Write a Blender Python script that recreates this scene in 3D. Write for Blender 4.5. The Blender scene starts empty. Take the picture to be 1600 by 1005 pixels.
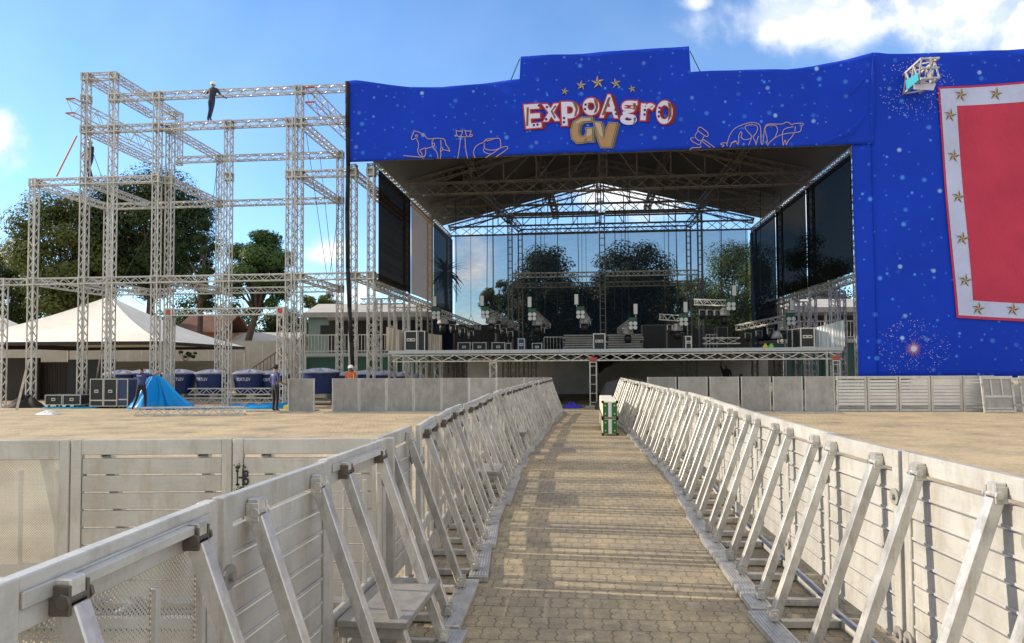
import bpy, bmesh, math, random
from mathutils import Vector, Matrix
random.seed(7)
R = math.radians
PI = math.pi
scene = bpy.context.scene
COL = scene.collection

# ------------------------------------------------------------------ camera
F = 1155.0; CX = 800.0; H = 1.7; PITCH = R(2.2); ROLL = R(0.35)
SHY = 67.5 - F*math.tan(PITCH)
cam_d = bpy.data.cameras.new('camera'); cam = bpy.data.objects.new('camera', cam_d); COL.objects.link(cam)
cam_d.sensor_width = 36.0; cam_d.lens = 36.0*F/1600.0; cam_d.clip_end = 3000; cam_d.clip_start = .05
cam_d.shift_y = SHY/1600.0
CM = Matrix.Rotation(PI/2+PITCH, 4, 'X') @ Matrix.Rotation(-ROLL, 4, 'Z')
cam.matrix_world = Matrix.Translation((0, 0, H)) @ CM
scene.camera = cam
def ray(px, py):
    d = CM.to_3x3() @ Vector(((px-CX)/F, -(py-502.5-SHY)/F, -1.0))
    return d
def at(px, py, Y):
    d = ray(px, py); return Vector((0, 0, H)) + d*(Y/d.y)
def gnd(px, py, z=0.0):
    d = ray(px, py); return Vector((0, 0, H)) + d*((z-H)/d.z)

# stage axes: u runs along the stage front, v goes away from the camera
A0 = R(5.5); EU = Vector((math.cos(A0), -math.sin(A0), 0)); EV = Vector((math.sin(A0), math.cos(A0), 0)); EZ = Vector((0, 0, 1))
O0 = Vector((-6.73, 30.5, 0))
def W(u, v, z): return O0 + EU*u + EV*v + EZ*z
def SP(px, py, v):
    """the (u, z) at which the sight line through a pixel meets the plane at depth v"""
    d = ray(px, py); c = Vector((0, 0, H)) - O0
    t = (v - c.dot(EV))/d.dot(EV); p = c + d*t
    return p.dot(EU), p.z
def SW(px, py, v):
    u, z = SP(px, py, v); return W(u, v, z)

# ------------------------------------------------------------------ materials
MATS = {}
def mat(name, col, rough=.6, metal=0.0, var=.0, vscale=3.0, bump=0, bscale=40, obj_rand=0, spec=.4, stain=None):
    m = bpy.data.materials.new(name); m.use_nodes = True
    nt = m.node_tree; b = nt.nodes['Principled BSDF']
    b.inputs['Roughness'].default_value = rough; b.inputs['Metallic'].default_value = metal
    b.inputs['Specular IOR Level'].default_value = spec
    b.inputs['Base Color'].default_value = (*col, 1)
    N = nt.nodes.new; L = nt.links.new
    src = None
    if var or stain or obj_rand:
        tc = N('ShaderNodeTexCoord')
        rgb = N('ShaderNodeRGB'); rgb.outputs[0].default_value = (*col, 1); src = rgb.outputs[0]
        if var:
            no = N('ShaderNodeTexNoise'); no.inputs['Scale'].default_value = vscale; no.inputs['Detail'].default_value = 6; no.inputs['Roughness'].default_value = .65
            oi = N('ShaderNodeObjectInfo'); ad = N('ShaderNodeVectorMath'); ad.operation = 'ADD'
            mu = N('ShaderNodeVectorMath'); mu.operation = 'SCALE'; mu.inputs[0].default_value = (37, 19, 53)
            L(oi.outputs['Random'], mu.inputs['Scale']); L(tc.outputs['Object'], ad.inputs[0]); L(mu.outputs[0], ad.inputs[1]); L(ad.outputs[0], no.inputs['Vector'])
            mr = N('ShaderNodeMapRange'); mr.inputs[1].default_value = .3; mr.inputs[2].default_value = .7; mr.inputs[3].default_value = 1-var; mr.inputs[4].default_value = 1+var*.6
            L(no.outputs['Fac'], mr.inputs[0])
            mx = N('ShaderNodeVectorMath'); mx.operation = 'SCALE'; L(src, mx.inputs[0]); L(mr.outputs[0], mx.inputs['Scale']); src = mx.outputs[0]
            mr2 = N('ShaderNodeMapRange'); mr2.inputs[1].default_value = .3; mr2.inputs[2].default_value = .7; mr2.inputs[3].default_value = rough*.8; mr2.inputs[4].default_value = min(1, rough*1.25)
            L(no.outputs['Fac'], mr2.inputs[0]); L(mr2.outputs[0], b.inputs['Roughness'])
            if stain:
                n2 = N('ShaderNodeTexNoise'); n2.inputs['Scale'].default_value = vscale*3.2; n2.inputs['Detail'].default_value = 10; n2.inputs['Roughness'].default_value = .7
                mp2 = N('ShaderNodeMapping'); mp2.inputs['Scale'].default_value = (1, 1, .3); L(ad.outputs[0], mp2.inputs[0]); L(mp2.outputs[0], n2.inputs['Vector'])
                n5 = N('ShaderNodeTexNoise'); n5.inputs['Scale'].default_value = 6; n5.inputs['Detail'].default_value = 6; mp5 = N('ShaderNodeMapping'); mp5.inputs['Scale'].default_value = (.7, .7, 14); L(ad.outputs[0], mp5.inputs[0]); L(mp5.outputs[0], n5.inputs['Vector'])
                m5 = N('ShaderNodeMapRange'); m5.inputs[1].default_value = .3; m5.inputs[2].default_value = .7; m5.inputs[3].default_value = .955; m5.inputs[4].default_value = 1.035; L(n5.outputs['Fac'], m5.inputs[0])
                x5 = N('ShaderNodeVectorMath'); x5.operation = 'SCALE'; L(src, x5.inputs[0]); L(m5.outputs[0], x5.inputs['Scale']); src = x5.outputs[0]
                m3 = N('ShaderNodeMapRange'); m3.inputs[1].default_value = .49; m3.inputs[2].default_value = .66; m3.inputs[4].default_value = .75
                L(n2.outputs['Fac'], m3.inputs[0])
                mc = N('ShaderNodeMix'); mc.data_type = 'RGBA'; L(m3.outputs[0], mc.inputs['Factor']); L(src, mc.inputs[6]); mc.inputs[7].default_value = (*stain, 1); src = mc.outputs[2]
        if obj_rand:
            oi = N('ShaderNodeObjectInfo'); mr = N('ShaderNodeMapRange'); mr.inputs[3].default_value = 1-obj_rand; mr.inputs[4].default_value = 1+obj_rand
            L(oi.outputs['Random'], mr.inputs[0]); mx = N('ShaderNodeVectorMath'); mx.operation = 'SCALE'; L(src, mx.inputs[0]); L(mr.outputs[0], mx.inputs['Scale']); src = mx.outputs[0]
        L(src, b.inputs['Base Color'])
    if bump:
        tc = N('ShaderNodeTexCoord'); no = N('ShaderNodeTexNoise'); no.inputs['Scale'].default_value = bscale; no.inputs['Detail'].default_value = 4
        L(tc.outputs['Object'], no.inputs['Vector']); bp = N('ShaderNodeBump'); bp.inputs['Strength'].default_value = bump; bp.inputs['Distance'].default_value = .02
        L(no.outputs['Fac'], bp.inputs['Height']); L(bp.outputs[0], b.inputs['Normal'])
    MATS[name] = m
    return m
def M(n): return MATS[n]

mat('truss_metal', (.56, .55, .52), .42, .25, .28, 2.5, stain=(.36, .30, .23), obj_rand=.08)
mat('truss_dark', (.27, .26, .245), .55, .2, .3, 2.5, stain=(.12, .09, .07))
mat('red_paint', (.45, .06, .05), .5)
mat('barrier_white', (.66, .65, .63), .5, .1, .15, 2.0)
mat('barrier_metal', (.55, .54, .51), .42, .3, .17, 2.6, bump=.12, bscale=30, obj_rand=.08, stain=(.40, .37, .32))
mat('brace_metal', (.62, .61, .585), .34, .55, .22, 6.0, obj_rand=.12, stain=(.36, .33, .29))
mat('dark_metal', (.16, .14, .12), .5, .5, .3, 8)
mat('plate_metal', (.36, .348, .328), .5, .3, .26, 2.2, bump=.1, bscale=12, obj_rand=.12, stain=(.24, .23, .21))
mat('deck_top', (.40, .43, .45), .5, .2, .1, 2)
mat('tarp_roof', (.13, .133, .136), .8, 0, .2, .5)
mat('black_fabric', (.012, .012, .014), .8, 0, .3, 2)
mat('case_black', (.022, .022, .024), .55, 0, .4, 3)
mat('case_edge', (.5, .49, .46), .4, .6, .2, 6)
mat('case_blue', (.03, .05, .13), .5, 0, .2, 3)
mat('tank_blue', (.011, .03, .13), .38, 0, .2, 2)
mat('tank_lid', (.30, .31, .40), .45, 0, .25, 2)
mat('white_paint', (.78, .78, .76), .5)
mat('lamp_white', (.58, .58, .56), .35)
mat('green_dark', (.02, .08, .055), .5)
mat('green_case', (.02, .16, .035), .45, 0, .15, 4)
mat('cream_wood', (.72, .64, .46), .55, 0, .15, 4)
mat('wood_light', (.50, .44, .34), .7, 0, .3, 6)
mat('orange_pole', (.55, .2, .08), .6)
mat('black', (.012, .012, .012), .5)
mat('concrete', (.42, .39, .34), .85, 0, .25, .6, bump=.15, bscale=20)
mat('white_wall', (.55, .57, .58), .85, 0, .2, 1.2, bump=.8, bscale=9)
mat('dark_wall', (.045, .038, .033), .8, 0, .3, 1)
mat('green_wall', (.24, .32, .275), .8, 0, .15, 1)
mat('brick_wall', (.42, .17, .08), .85, 0, .25, 2)
mat('tile_roof', (.20, .10, .07), .85, 0, .35, 1.5)
mat('canvas_white', (.82, .785, .71), .75, 0, .1, .8)
mat('canopy', (.47, .455, .43), .7, 0, .15, 1)
mat('plastic_white', (.75, .76, .76), .3)
mat('plastic_wrap', (.34, .33, .33), .25, 0, .4, 8)
mat('bark', (.10, .075, .055), .9, 0, .4, 6, bump=.5, bscale=12)
mat('bluecloth', (.03, .03, .35), .7)
mat('skirt_grey', (.05, .052, .05), .6, 0, .4, 2)
mat('dust_top', (.30, .26, .2), .9, 0, .3, 3)
mat('rope', (.03, .03, .03), .7)
mat('yellow', (.75, .6, .02), .5); mat('lime', (.2, .7, .15), .5)
mat('step_blue', (.09, .10, .13), .5, .1, .35, 5)
# people
for n, c in dict(skin_mid=(.30, .17, .11), skin_dark=(.16, .085, .055), hair=(.015, .012, .01), shirt_blue=(.035, .05, .17), shirt_dark=(.03, .035, .05),
                 pants_black=(.014, .014, .018), pants_blue=(.025, .04, .09), shoes=(.02, .02, .02), vest_orange=(.5, .12, .03), cap=(.03, .03, .035), shirt_grey=(.22, .2, .19)).items():
    mat(n, c, .75, 0, .15, 8)
# prints
for n, c in dict(print_red=(.42, .03, .045), print_dkred=(.16, .01, .02), print_white=(.62, .62, .80), print_brown=(.17, .09, .05), print_gold=(.38, .23, .12), print_goldl=(.46, .37, .28), print_golddk=(.11, .085, .07),
                 print_navy=(.02, .03, .22), print_line=(.46, .31, .30), print_pink=(.55, .25, .42), print_spark=(.45, .42, .72), print_panel=(.50, .05, .115), print_band=(.50, .55, .80)).items():
    mat(n, c, .7, 0)

def node_mat(name):
    m = bpy.data.materials.new(name); m.use_nodes = True; MATS[name] = m
    return m, m.node_tree, m.node_tree.nodes.new, m.node_tree.links.new, m.node_tree.nodes['Principled BSDF'], m.node_tree.nodes['Material Output']

def mathn(nt, op, a=None, b=None, v0=None, v1=None):
    n = nt.nodes.new('ShaderNodeMath'); n.operation = op
    if a is not None: nt.links.new(a, n.inputs[0])
    if b is not None: nt.links.new(b, n.inputs[1])
    if v0 is not None: n.inputs[0].default_value = v0
    if v1 is not None: n.inputs[1].default_value = v1
    return n.outputs[0]

# perforated sheet: round holes in a staggered grid
def make_perf(name, thr):
    m, nt, N, L, b, out = node_mat(name)
    b.inputs['Base Color'].default_value = (.58, .56, .50, 1); b.inputs['Metallic'].default_value = .35; b.inputs['Roughness'].default_value = .5
    tc = N('ShaderNodeTexCoord'); sx = N('ShaderNodeSeparateXYZ'); L(tc.outputs['Object'], sx.inputs[0])
    k = PI/.0085
    s1 = mathn(nt, 'SINE', mathn(nt, 'MULTIPLY', sx.outputs['X'], v1=k)); s2 = mathn(nt, 'SINE', mathn(nt, 'MULTIPLY', sx.outputs['Z'], v1=k))
    g = mathn(nt, 'GREATER_THAN', mathn(nt, 'MULTIPLY', s1, s2), v1=thr)
    no = N('ShaderNodeTexNoise'); no.inputs['Scale'].default_value = 3; no.inputs['Detail'].default_value = 6; L(tc.outputs['Object'], no.inputs['Vector'])
    cr = N('ShaderNodeValToRGB'); cr.color_ramp.elements[0].position = .3; cr.color_ramp.elements[0].color = (.42, .39, .33, 1); cr.color_ramp.elements[1].position = .65; cr.color_ramp.elements[1].color = (.64, .62, .56, 1)
    L(no.outputs['Fac'], cr.inputs[0]); L(cr.outputs[0], b.inputs['Base Color'])
    tr = N('ShaderNodeBsdfTransparent'); mx = N('ShaderNodeMixShader'); L(g, mx.inputs[0]); L(b.outputs[0], mx.inputs[1]); L(tr.outputs[0], mx.inputs[2]); L(mx.outputs[0], out.inputs[0])
make_perf('perforated_sheet', -.35); make_perf('perforated_dense', .3)

# woven mesh cloth that lets part of the light through
def make_scrim(name, col, open_, trans=.25):
    m, nt, N, L, b, out = node_mat(name)
    d = N('ShaderNodeBsdfDiffuse'); d.inputs[0].default_value = (*col, 1)
    t2 = N('ShaderNodeBsdfTranslucent'); t2.inputs[0].default_value = (*col, 1)
    m1 = N('ShaderNodeMixShader'); m1.inputs[0].default_value = trans; L(d.outputs[0], m1.inputs[1]); L(t2.outputs[0], m1.inputs[2])
    tr = N('ShaderNodeBsdfTransparent'); mx = N('ShaderNodeMixShader')
    tc = N('ShaderNodeTexCoord'); mp = N('ShaderNodeMapping'); mp.inputs['Scale'].default_value = (1.2, 1.2, 4); L(tc.outputs['Object'], mp.inputs[0])
    no = N('ShaderNodeTexNoise'); no.inputs['Scale'].default_value = 1.5; no.inputs['Detail'].default_value = 5; L(mp.outputs[0], no.inputs['Vector'])
    mr = N('ShaderNodeMapRange'); mr.inputs[1].default_value = .3; mr.inputs[2].default_value = .7; mr.inputs[3].default_value = open_*.94; mr.inputs[4].default_value = open_*1.06
    L(no.outputs['Fac'], mr.inputs[0]); L(mr.outputs[0], mx.inputs[0]); L(m1.outputs[0], mx.inputs[1]); L(tr.outputs[0], mx.inputs[2]); L(mx.outputs[0], out.inputs[0])
make_scrim('scrim_black', (.022, .017, .013), .008, .15)
make_scrim('scrim_brown', (.12, .085, .052), .075, .4)
make_scrim('scrim_navy', (.010, .016, .03), .04)
make_scrim('scrim_right', (.010, .010, .011), .022, .1)
make_scrim('scrim_back', (.02, .035, .05), .44, .3)

# blue printed banner cloth with pale dots
def make_banner():
    m, nt, N, L, b, out = node_mat('banner_cloth')
    b.inputs['Roughness'].default_value = .75; b.inputs['Specular IOR Level'].default_value = .15
    tc = N('ShaderNodeTexCoord'); s0 = N('ShaderNodeSeparateXYZ'); L(tc.outputs['Object'], s0.inputs[0]); mp = N('ShaderNodeCombineXYZ'); L(s0.outputs['X'], mp.inputs[0]); L(s0.outputs['Z'], mp.inputs[1])
    base = N('ShaderNodeRGB'); base.outputs[0].default_value = (.012, .034, .34, 1); cur = base.outputs[0]
    no = N('ShaderNodeTexNoise'); no.inputs['Scale'].default_value = .35; L(mp.outputs[0], no.inputs['Vector'])
    mxn = N('ShaderNodeMix'); mxn.data_type = 'RGBA'; L(no.outputs['Fac'], mxn.inputs['Factor']); mxn.inputs[6].default_value = (.007, .038, .43, 1); mxn.inputs[7].default_value = (.008, .056, .60, 1); cur = mxn.outputs[2]
    for scale, rad, thr, colr, off in ((1.0, .125, .52, (.09, .32, .95), 0), (2.4, .13, .55, (.10, .24, .85), 11.3), (.66, .075, .5, (.42, .70, 1.0), 4.7), (1.3, .10, .6, (.10, .36, 1.0), 23.1)):
        vo = N('ShaderNodeTexVoronoi'); vo.voronoi_dimensions = '2D'; vo.inputs['Scale'].default_value = scale
        ad = N('ShaderNodeVectorMath'); ad.operation = 'ADD'; ad.inputs[1].default_value = (off, off*.7, 0); L(mp.outputs[0], ad.inputs[0]); L(ad.outputs[0], vo.inputs['Vector'])
        mr = N('ShaderNodeMapRange'); mr.interpolation_type = 'SMOOTHSTEP'; mr.inputs[1].default_value = rad; mr.inputs[2].default_value = rad*.25; mr.inputs[3].default_value = 0; mr.inputs[4].default_value = .9; L(vo.outputs['Distance'], mr.inputs[0])
        sc = N('ShaderNodeSeparateColor'); L(vo.outputs['Color'], sc.inputs[0])
        g = mathn(nt, 'GREATER_THAN', sc.outputs[0], v1=thr); f = mathn(nt, 'MULTIPLY', mathn(nt, 'MULTIPLY', mr.outputs[0], g), sc.outputs[1])
        mx = N('ShaderNodeMix'); mx.data_type = 'RGBA'; L(f, mx.inputs['Factor']); L(cur, mx.inputs[6]); mx.inputs[7].default_value = (*colr, 1); cur = mx.outputs[2]
    L(cur, b.inputs['Base Color'])
    n2 = N('ShaderNodeTexNoise'); n2.inputs['Scale'].default_value = 1.1; n2.inputs['Detail'].default_value = 5; n2.inputs['Distortion'].default_value = .6; L(tc.outputs['Object'], n2.inputs['Vector'])
    bp = N('ShaderNodeBump'); bp.inputs['Strength'].default_value = .3; bp.inputs['Distance'].default_value = .15; L(n2.outputs['Fac'], bp.inputs['Height']); L(bp.outputs[0], b.inputs['Normal'])
make_banner()

# corrugated siding
def make_corr(name, c1, c2):
    m, nt, N, L, b, out = node_mat(name); b.inputs['Roughness'].default_value = .55
    tc = N('ShaderNodeTexCoord'); wv = N('ShaderNodeTexNoise'); mp = N('ShaderNodeMapping'); mp.inputs['Scale'].default_value = (7, 7, .3); L(tc.outputs['Object'], mp.inputs[0]); L(mp.outputs[0], wv.inputs['Vector']); wv.inputs['Scale'].default_value = 1.5
    cr = N('ShaderNodeValToRGB'); cr.color_ramp.elements[0].position = .35; cr.color_ramp.elements[0].color = (*c1, 1); cr.color_ramp.elements[1].position = .65; cr.color_ramp.elements[1].color = (*c2, 1); L(wv.outputs['Fac'], cr.inputs[0]); L(cr.outputs[0], b.inputs['Base Color'])
make_corr('siding_warm', (.30, .25, .19), (.62, .57, .48)); make_corr('siding_cool', (.28, .31, .33), (.60, .64, .66))

def make_leaf(name, c1, c2, trans=.35):
    m, nt, N, L, b, out = node_mat(name)
    g = N('ShaderNodeNewGeometry'); cr = N('ShaderNodeValToRGB'); cr.color_ramp.elements[0].color = (*c1, 1); cr.color_ramp.elements[1].color = (*c2, 1); L(g.outputs['Random Per Island'], cr.inputs[0])
    b.inputs['Roughness'].default_value = .5; b.inputs['Specular IOR Level'].default_value = .3; L(cr.outputs[0], b.inputs['Base Color'])
    t = N('ShaderNodeBsdfTranslucent'); L(cr.outputs[0], t.inputs[0]); mx = N('ShaderNodeMixShader'); mx.inputs[0].default_value = trans
    L(b.outputs[0], mx.inputs[1]); L(t.outputs[0], mx.inputs[2]); L(mx.outputs[0], out.inputs[0])
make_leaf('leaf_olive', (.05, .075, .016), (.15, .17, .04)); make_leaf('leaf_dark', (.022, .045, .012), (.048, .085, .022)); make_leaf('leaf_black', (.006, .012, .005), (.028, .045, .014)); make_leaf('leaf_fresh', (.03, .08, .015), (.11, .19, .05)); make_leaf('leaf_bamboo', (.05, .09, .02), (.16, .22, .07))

def make_tarp():
    m, nt, N, L, b, out = node_mat('blue_tarp'); b.inputs['Base Color'].default_value = (.01, .46, .90, 1); b.inputs['Roughness'].default_value = .35
    t = N('ShaderNodeBsdfTranslucent'); t.inputs[0].default_value = (.02, .66, 1.0, 1); mx = N('ShaderNodeMixShader'); mx.inputs[0].default_value = .6; L(b.outputs[0], mx.inputs[1]); L(t.outputs[0], mx.inputs[2]); L(mx.outputs[0], out.inputs[0])
make_tarp()
mat('teal', (.04, .32, .42), .6)
def make_print_cloth(name, col):
    m, nt, N, L, b, out = node_mat(name); b.inputs['Roughness'].default_value = .72; b.inputs['Specular IOR Level'].default_value = .2
    tc = N('ShaderNodeTexCoord'); no = N('ShaderNodeTexNoise'); no.inputs['Scale'].default_value = .7; no.inputs['Detail'].default_value = 6; L(tc.outputs['Object'], no.inputs['Vector'])
    mr = N('ShaderNodeMapRange'); mr.inputs[1].default_value = .3; mr.inputs[2].default_value = .7; mr.inputs[3].default_value = .88; mr.inputs[4].default_value = 1.08; L(no.outputs['Fac'], mr.inputs[0])
    sc = N('ShaderNodeVectorMath'); sc.operation = 'SCALE'; sc.inputs[0].default_value = col; L(mr.outputs[0], sc.inputs['Scale']); L(sc.outputs[0], b.inputs['Base Color'])
    mp = N('ShaderNodeMapping'); mp.inputs['Scale'].default_value = (1, 1, .35); L(tc.outputs['Object'], mp.inputs[0]); n2 = N('ShaderNodeTexNoise'); n2.inputs['Scale'].default_value = 1.3; n2.inputs['Detail'].default_value = 5; n2.inputs['Distortion'].default_value = .8; L(mp.outputs[0], n2.inputs['Vector'])
    bp = N('ShaderNodeBump'); bp.inputs['Strength'].default_value = .6; bp.inputs['Distance'].default_value = .2; L(n2.outputs['Fac'], bp.inputs['Height']); L(bp.outputs[0], b.inputs['Normal'])
make_print_cloth('panel_cloth', (.50, .045, .095)); make_print_cloth('band_cloth', (.50, .55, .80))
# interlocking concrete pavers
def make_pavers():
    m, nt, N, L, b, out = node_mat('pavers')
    b.inputs['Roughness'].default_value = .85; b.inputs['Specular IOR Level'].default_value = .2
    tc = N('ShaderNodeTexCoord'); mp = N('ShaderNodeMapping'); mp.inputs['Rotation'].default_value = (0, 0, A0); L(tc.outputs['Object'], mp.inputs[0])
    sx = N('ShaderNodeSeparateXYZ'); L(mp.outputs[0], sx.inputs[0])
    RH = .21
    pp = mathn(nt, 'PINGPONG', sx.outputs['Y'], v1=RH/4); off = mathn(nt, 'MULTIPLY', pp, v1=.34)
    n0 = N('ShaderNodeTexNoise'); n0.inputs['Scale'].default_value = 6; L(mp.outputs[0], n0.inputs['Vector'])
    wob = mathn(nt, 'MULTIPLY', mathn(nt, 'SUBTRACT', n0.outputs['Fac'], v1=.5), v1=.016)
    x2 = mathn(nt, 'ADD', mathn(nt, 'ADD', sx.outputs['X'], off), wob); y2 = mathn(nt, 'ADD', sx.outputs['Y'], wob)
    cb = N('ShaderNodeCombineXYZ'); L(x2, cb.inputs[0]); L(y2, cb.inputs[1])
    br = N('ShaderNodeTexBrick'); br.offset = .5; br.inputs['Scale'].default_value = 1; br.inputs['Brick Width'].default_value = .118; br.inputs['Row Height'].default_value = RH
    br.inputs['Mortar Size'].default_value = .0048; br.inputs['Mortar Smooth'].default_value = .5
    br.inputs['Color1'].default_value = (.445, .392, .305, 1); br.inputs['Color2'].default_value = (.375, .332, .262, 1); br.inputs['Mortar'].default_value = (.225, .19, .14, 1)
    L(cb.outputs[0], br.inputs['Vector'])
    n1 = N('ShaderNodeTexNoise'); n1.inputs['Scale'].default_value = .55; n1.inputs['Detail'].default_value = 6; n1.inputs['Roughness'].default_value = .7; L(mp.outputs[0], n1.inputs['Vector'])
    cr = N('ShaderNodeValToRGB'); cr.color_ramp.elements[0].position = .32; cr.color_ramp.elements[0].color = (.60, .61, .63, 1); cr.color_ramp.elements[1].position = .66; cr.color_ramp.elements[1].color = (1.2, 1.1, .90, 1); L(n1.outputs['Fac'], cr.inputs[0])
    mx = N('ShaderNodeMix'); mx.data_type = 'RGBA'; mx.blend_type = 'MULTIPLY'; mx.inputs['Factor'].default_value = 1; L(br.outputs['Color'], mx.inputs[6]); L(cr.outputs[0], mx.inputs[7])
    n2 = N('ShaderNodeTexNoise'); n2.inputs['Scale'].default_value = 45; n2.inputs['Detail'].default_value = 4; L(mp.outputs[0], n2.inputs['Vector'])
    mr = N('ShaderNodeMapRange'); mr.inputs[1].default_value = .3; mr.inputs[2].default_value = .7; mr.inputs[3].default_value = .82; mr.inputs[4].default_value = 1.12; L(n2.outputs['Fac'], mr.inputs[0])
    sc = N('ShaderNodeVectorMath'); sc.operation = 'SCALE'; L(mx.outputs[2], sc.inputs[0]); L(mr.outputs[0], sc.inputs['Scale'])
    ns = N('ShaderNodeTexNoise'); ns.inputs['Scale'].default_value = 1.7; ns.inputs['Detail'].default_value = 9; ns.inputs['Roughness'].default_value = .68; mps = N('ShaderNodeMapping'); mps.inputs['Scale'].default_value = (.55, 1.3, 1); L(mp.outputs[0], mps.inputs[0]); L(mps.outputs[0], ns.inputs['Vector'])
    ms = N('ShaderNodeMapRange'); ms.inputs[1].default_value = .50; ms.inputs[2].default_value = .64; ms.inputs[3].default_value = 0; ms.inputs[4].default_value = .5; L(ns.outputs['Fac'], ms.inputs[0])
    xs = N('ShaderNodeMix'); xs.data_type = 'RGBA'; L(ms.outputs[0], xs.inputs['Factor']); L(sc.outputs[0], xs.inputs[6]); xs.inputs[7].default_value = (.165, .155, .145, 1)
    # sand lies between and over the pavers of the open square, away from the walked lane
    n3 = N('ShaderNodeTexNoise'); n3.inputs['Scale'].default_value = .9; n3.inputs['Detail'].default_value = 7; L(mp.outputs[0], n3.inputs['Vector'])
    lane = mathn(nt, 'ABSOLUTE', mathn(nt, 'SUBTRACT', sx.outputs['X'], v1=.55))
    lm = N('ShaderNodeMapRange'); lm.inputs[1].default_value = 1.4; lm.inputs[2].default_value = 3.2; lm.inputs[3].default_value = .12; lm.inputs[4].default_value = .5; L(lane, lm.inputs[0])
    nr = N('ShaderNodeMapRange'); nr.inputs[1].default_value = .3; nr.inputs[2].default_value = .6; L(n3.outputs['Fac'], nr.inputs[0])
    sand = N('ShaderNodeMix'); sand.data_type = 'RGBA'; L(mathn(nt, 'MULTIPLY', lm.outputs[0], nr.outputs[0]), sand.inputs['Factor']); L(xs.outputs[2], sand.inputs[6]); sand.inputs[7].default_value = (.62, .50, .33, 1)
    ng = N('ShaderNodeTexNoise'); ng.inputs['Scale'].default_value = 9; ng.inputs['Detail'].default_value = 9; ng.inputs['Roughness'].default_value = .75; L(mp.outputs[0], ng.inputs['Vector'])
    mg = N('ShaderNodeMapRange'); mg.inputs[1].default_value = .32; mg.inputs[2].default_value = .68; mg.inputs[3].default_value = .74; mg.inputs[4].default_value = 1.2; L(ng.outputs['Fac'], mg.inputs[0])
    fin = N('ShaderNodeVectorMath'); fin.operation = 'SCALE'; L(sand.outputs[2], fin.inputs[0]); L(mg.outputs[0], fin.inputs['Scale']); L(fin.outputs[0], b.inputs['Base Color'])
    hh = mathn(nt, 'ADD', mathn(nt, 'MULTIPLY', br.outputs['Fac'], v1=-1.0), mathn(nt, 'MULTIPLY', n2.outputs['Fac'], v1=.35))
    bp = N('ShaderNodeBump'); bp.inputs['Strength'].default_value = .7; bp.inputs['Distance'].default_value = .012; L(hh, bp.inputs['Height']); L(bp.outputs[0], b.inputs['Normal'])
make_pavers()

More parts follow.
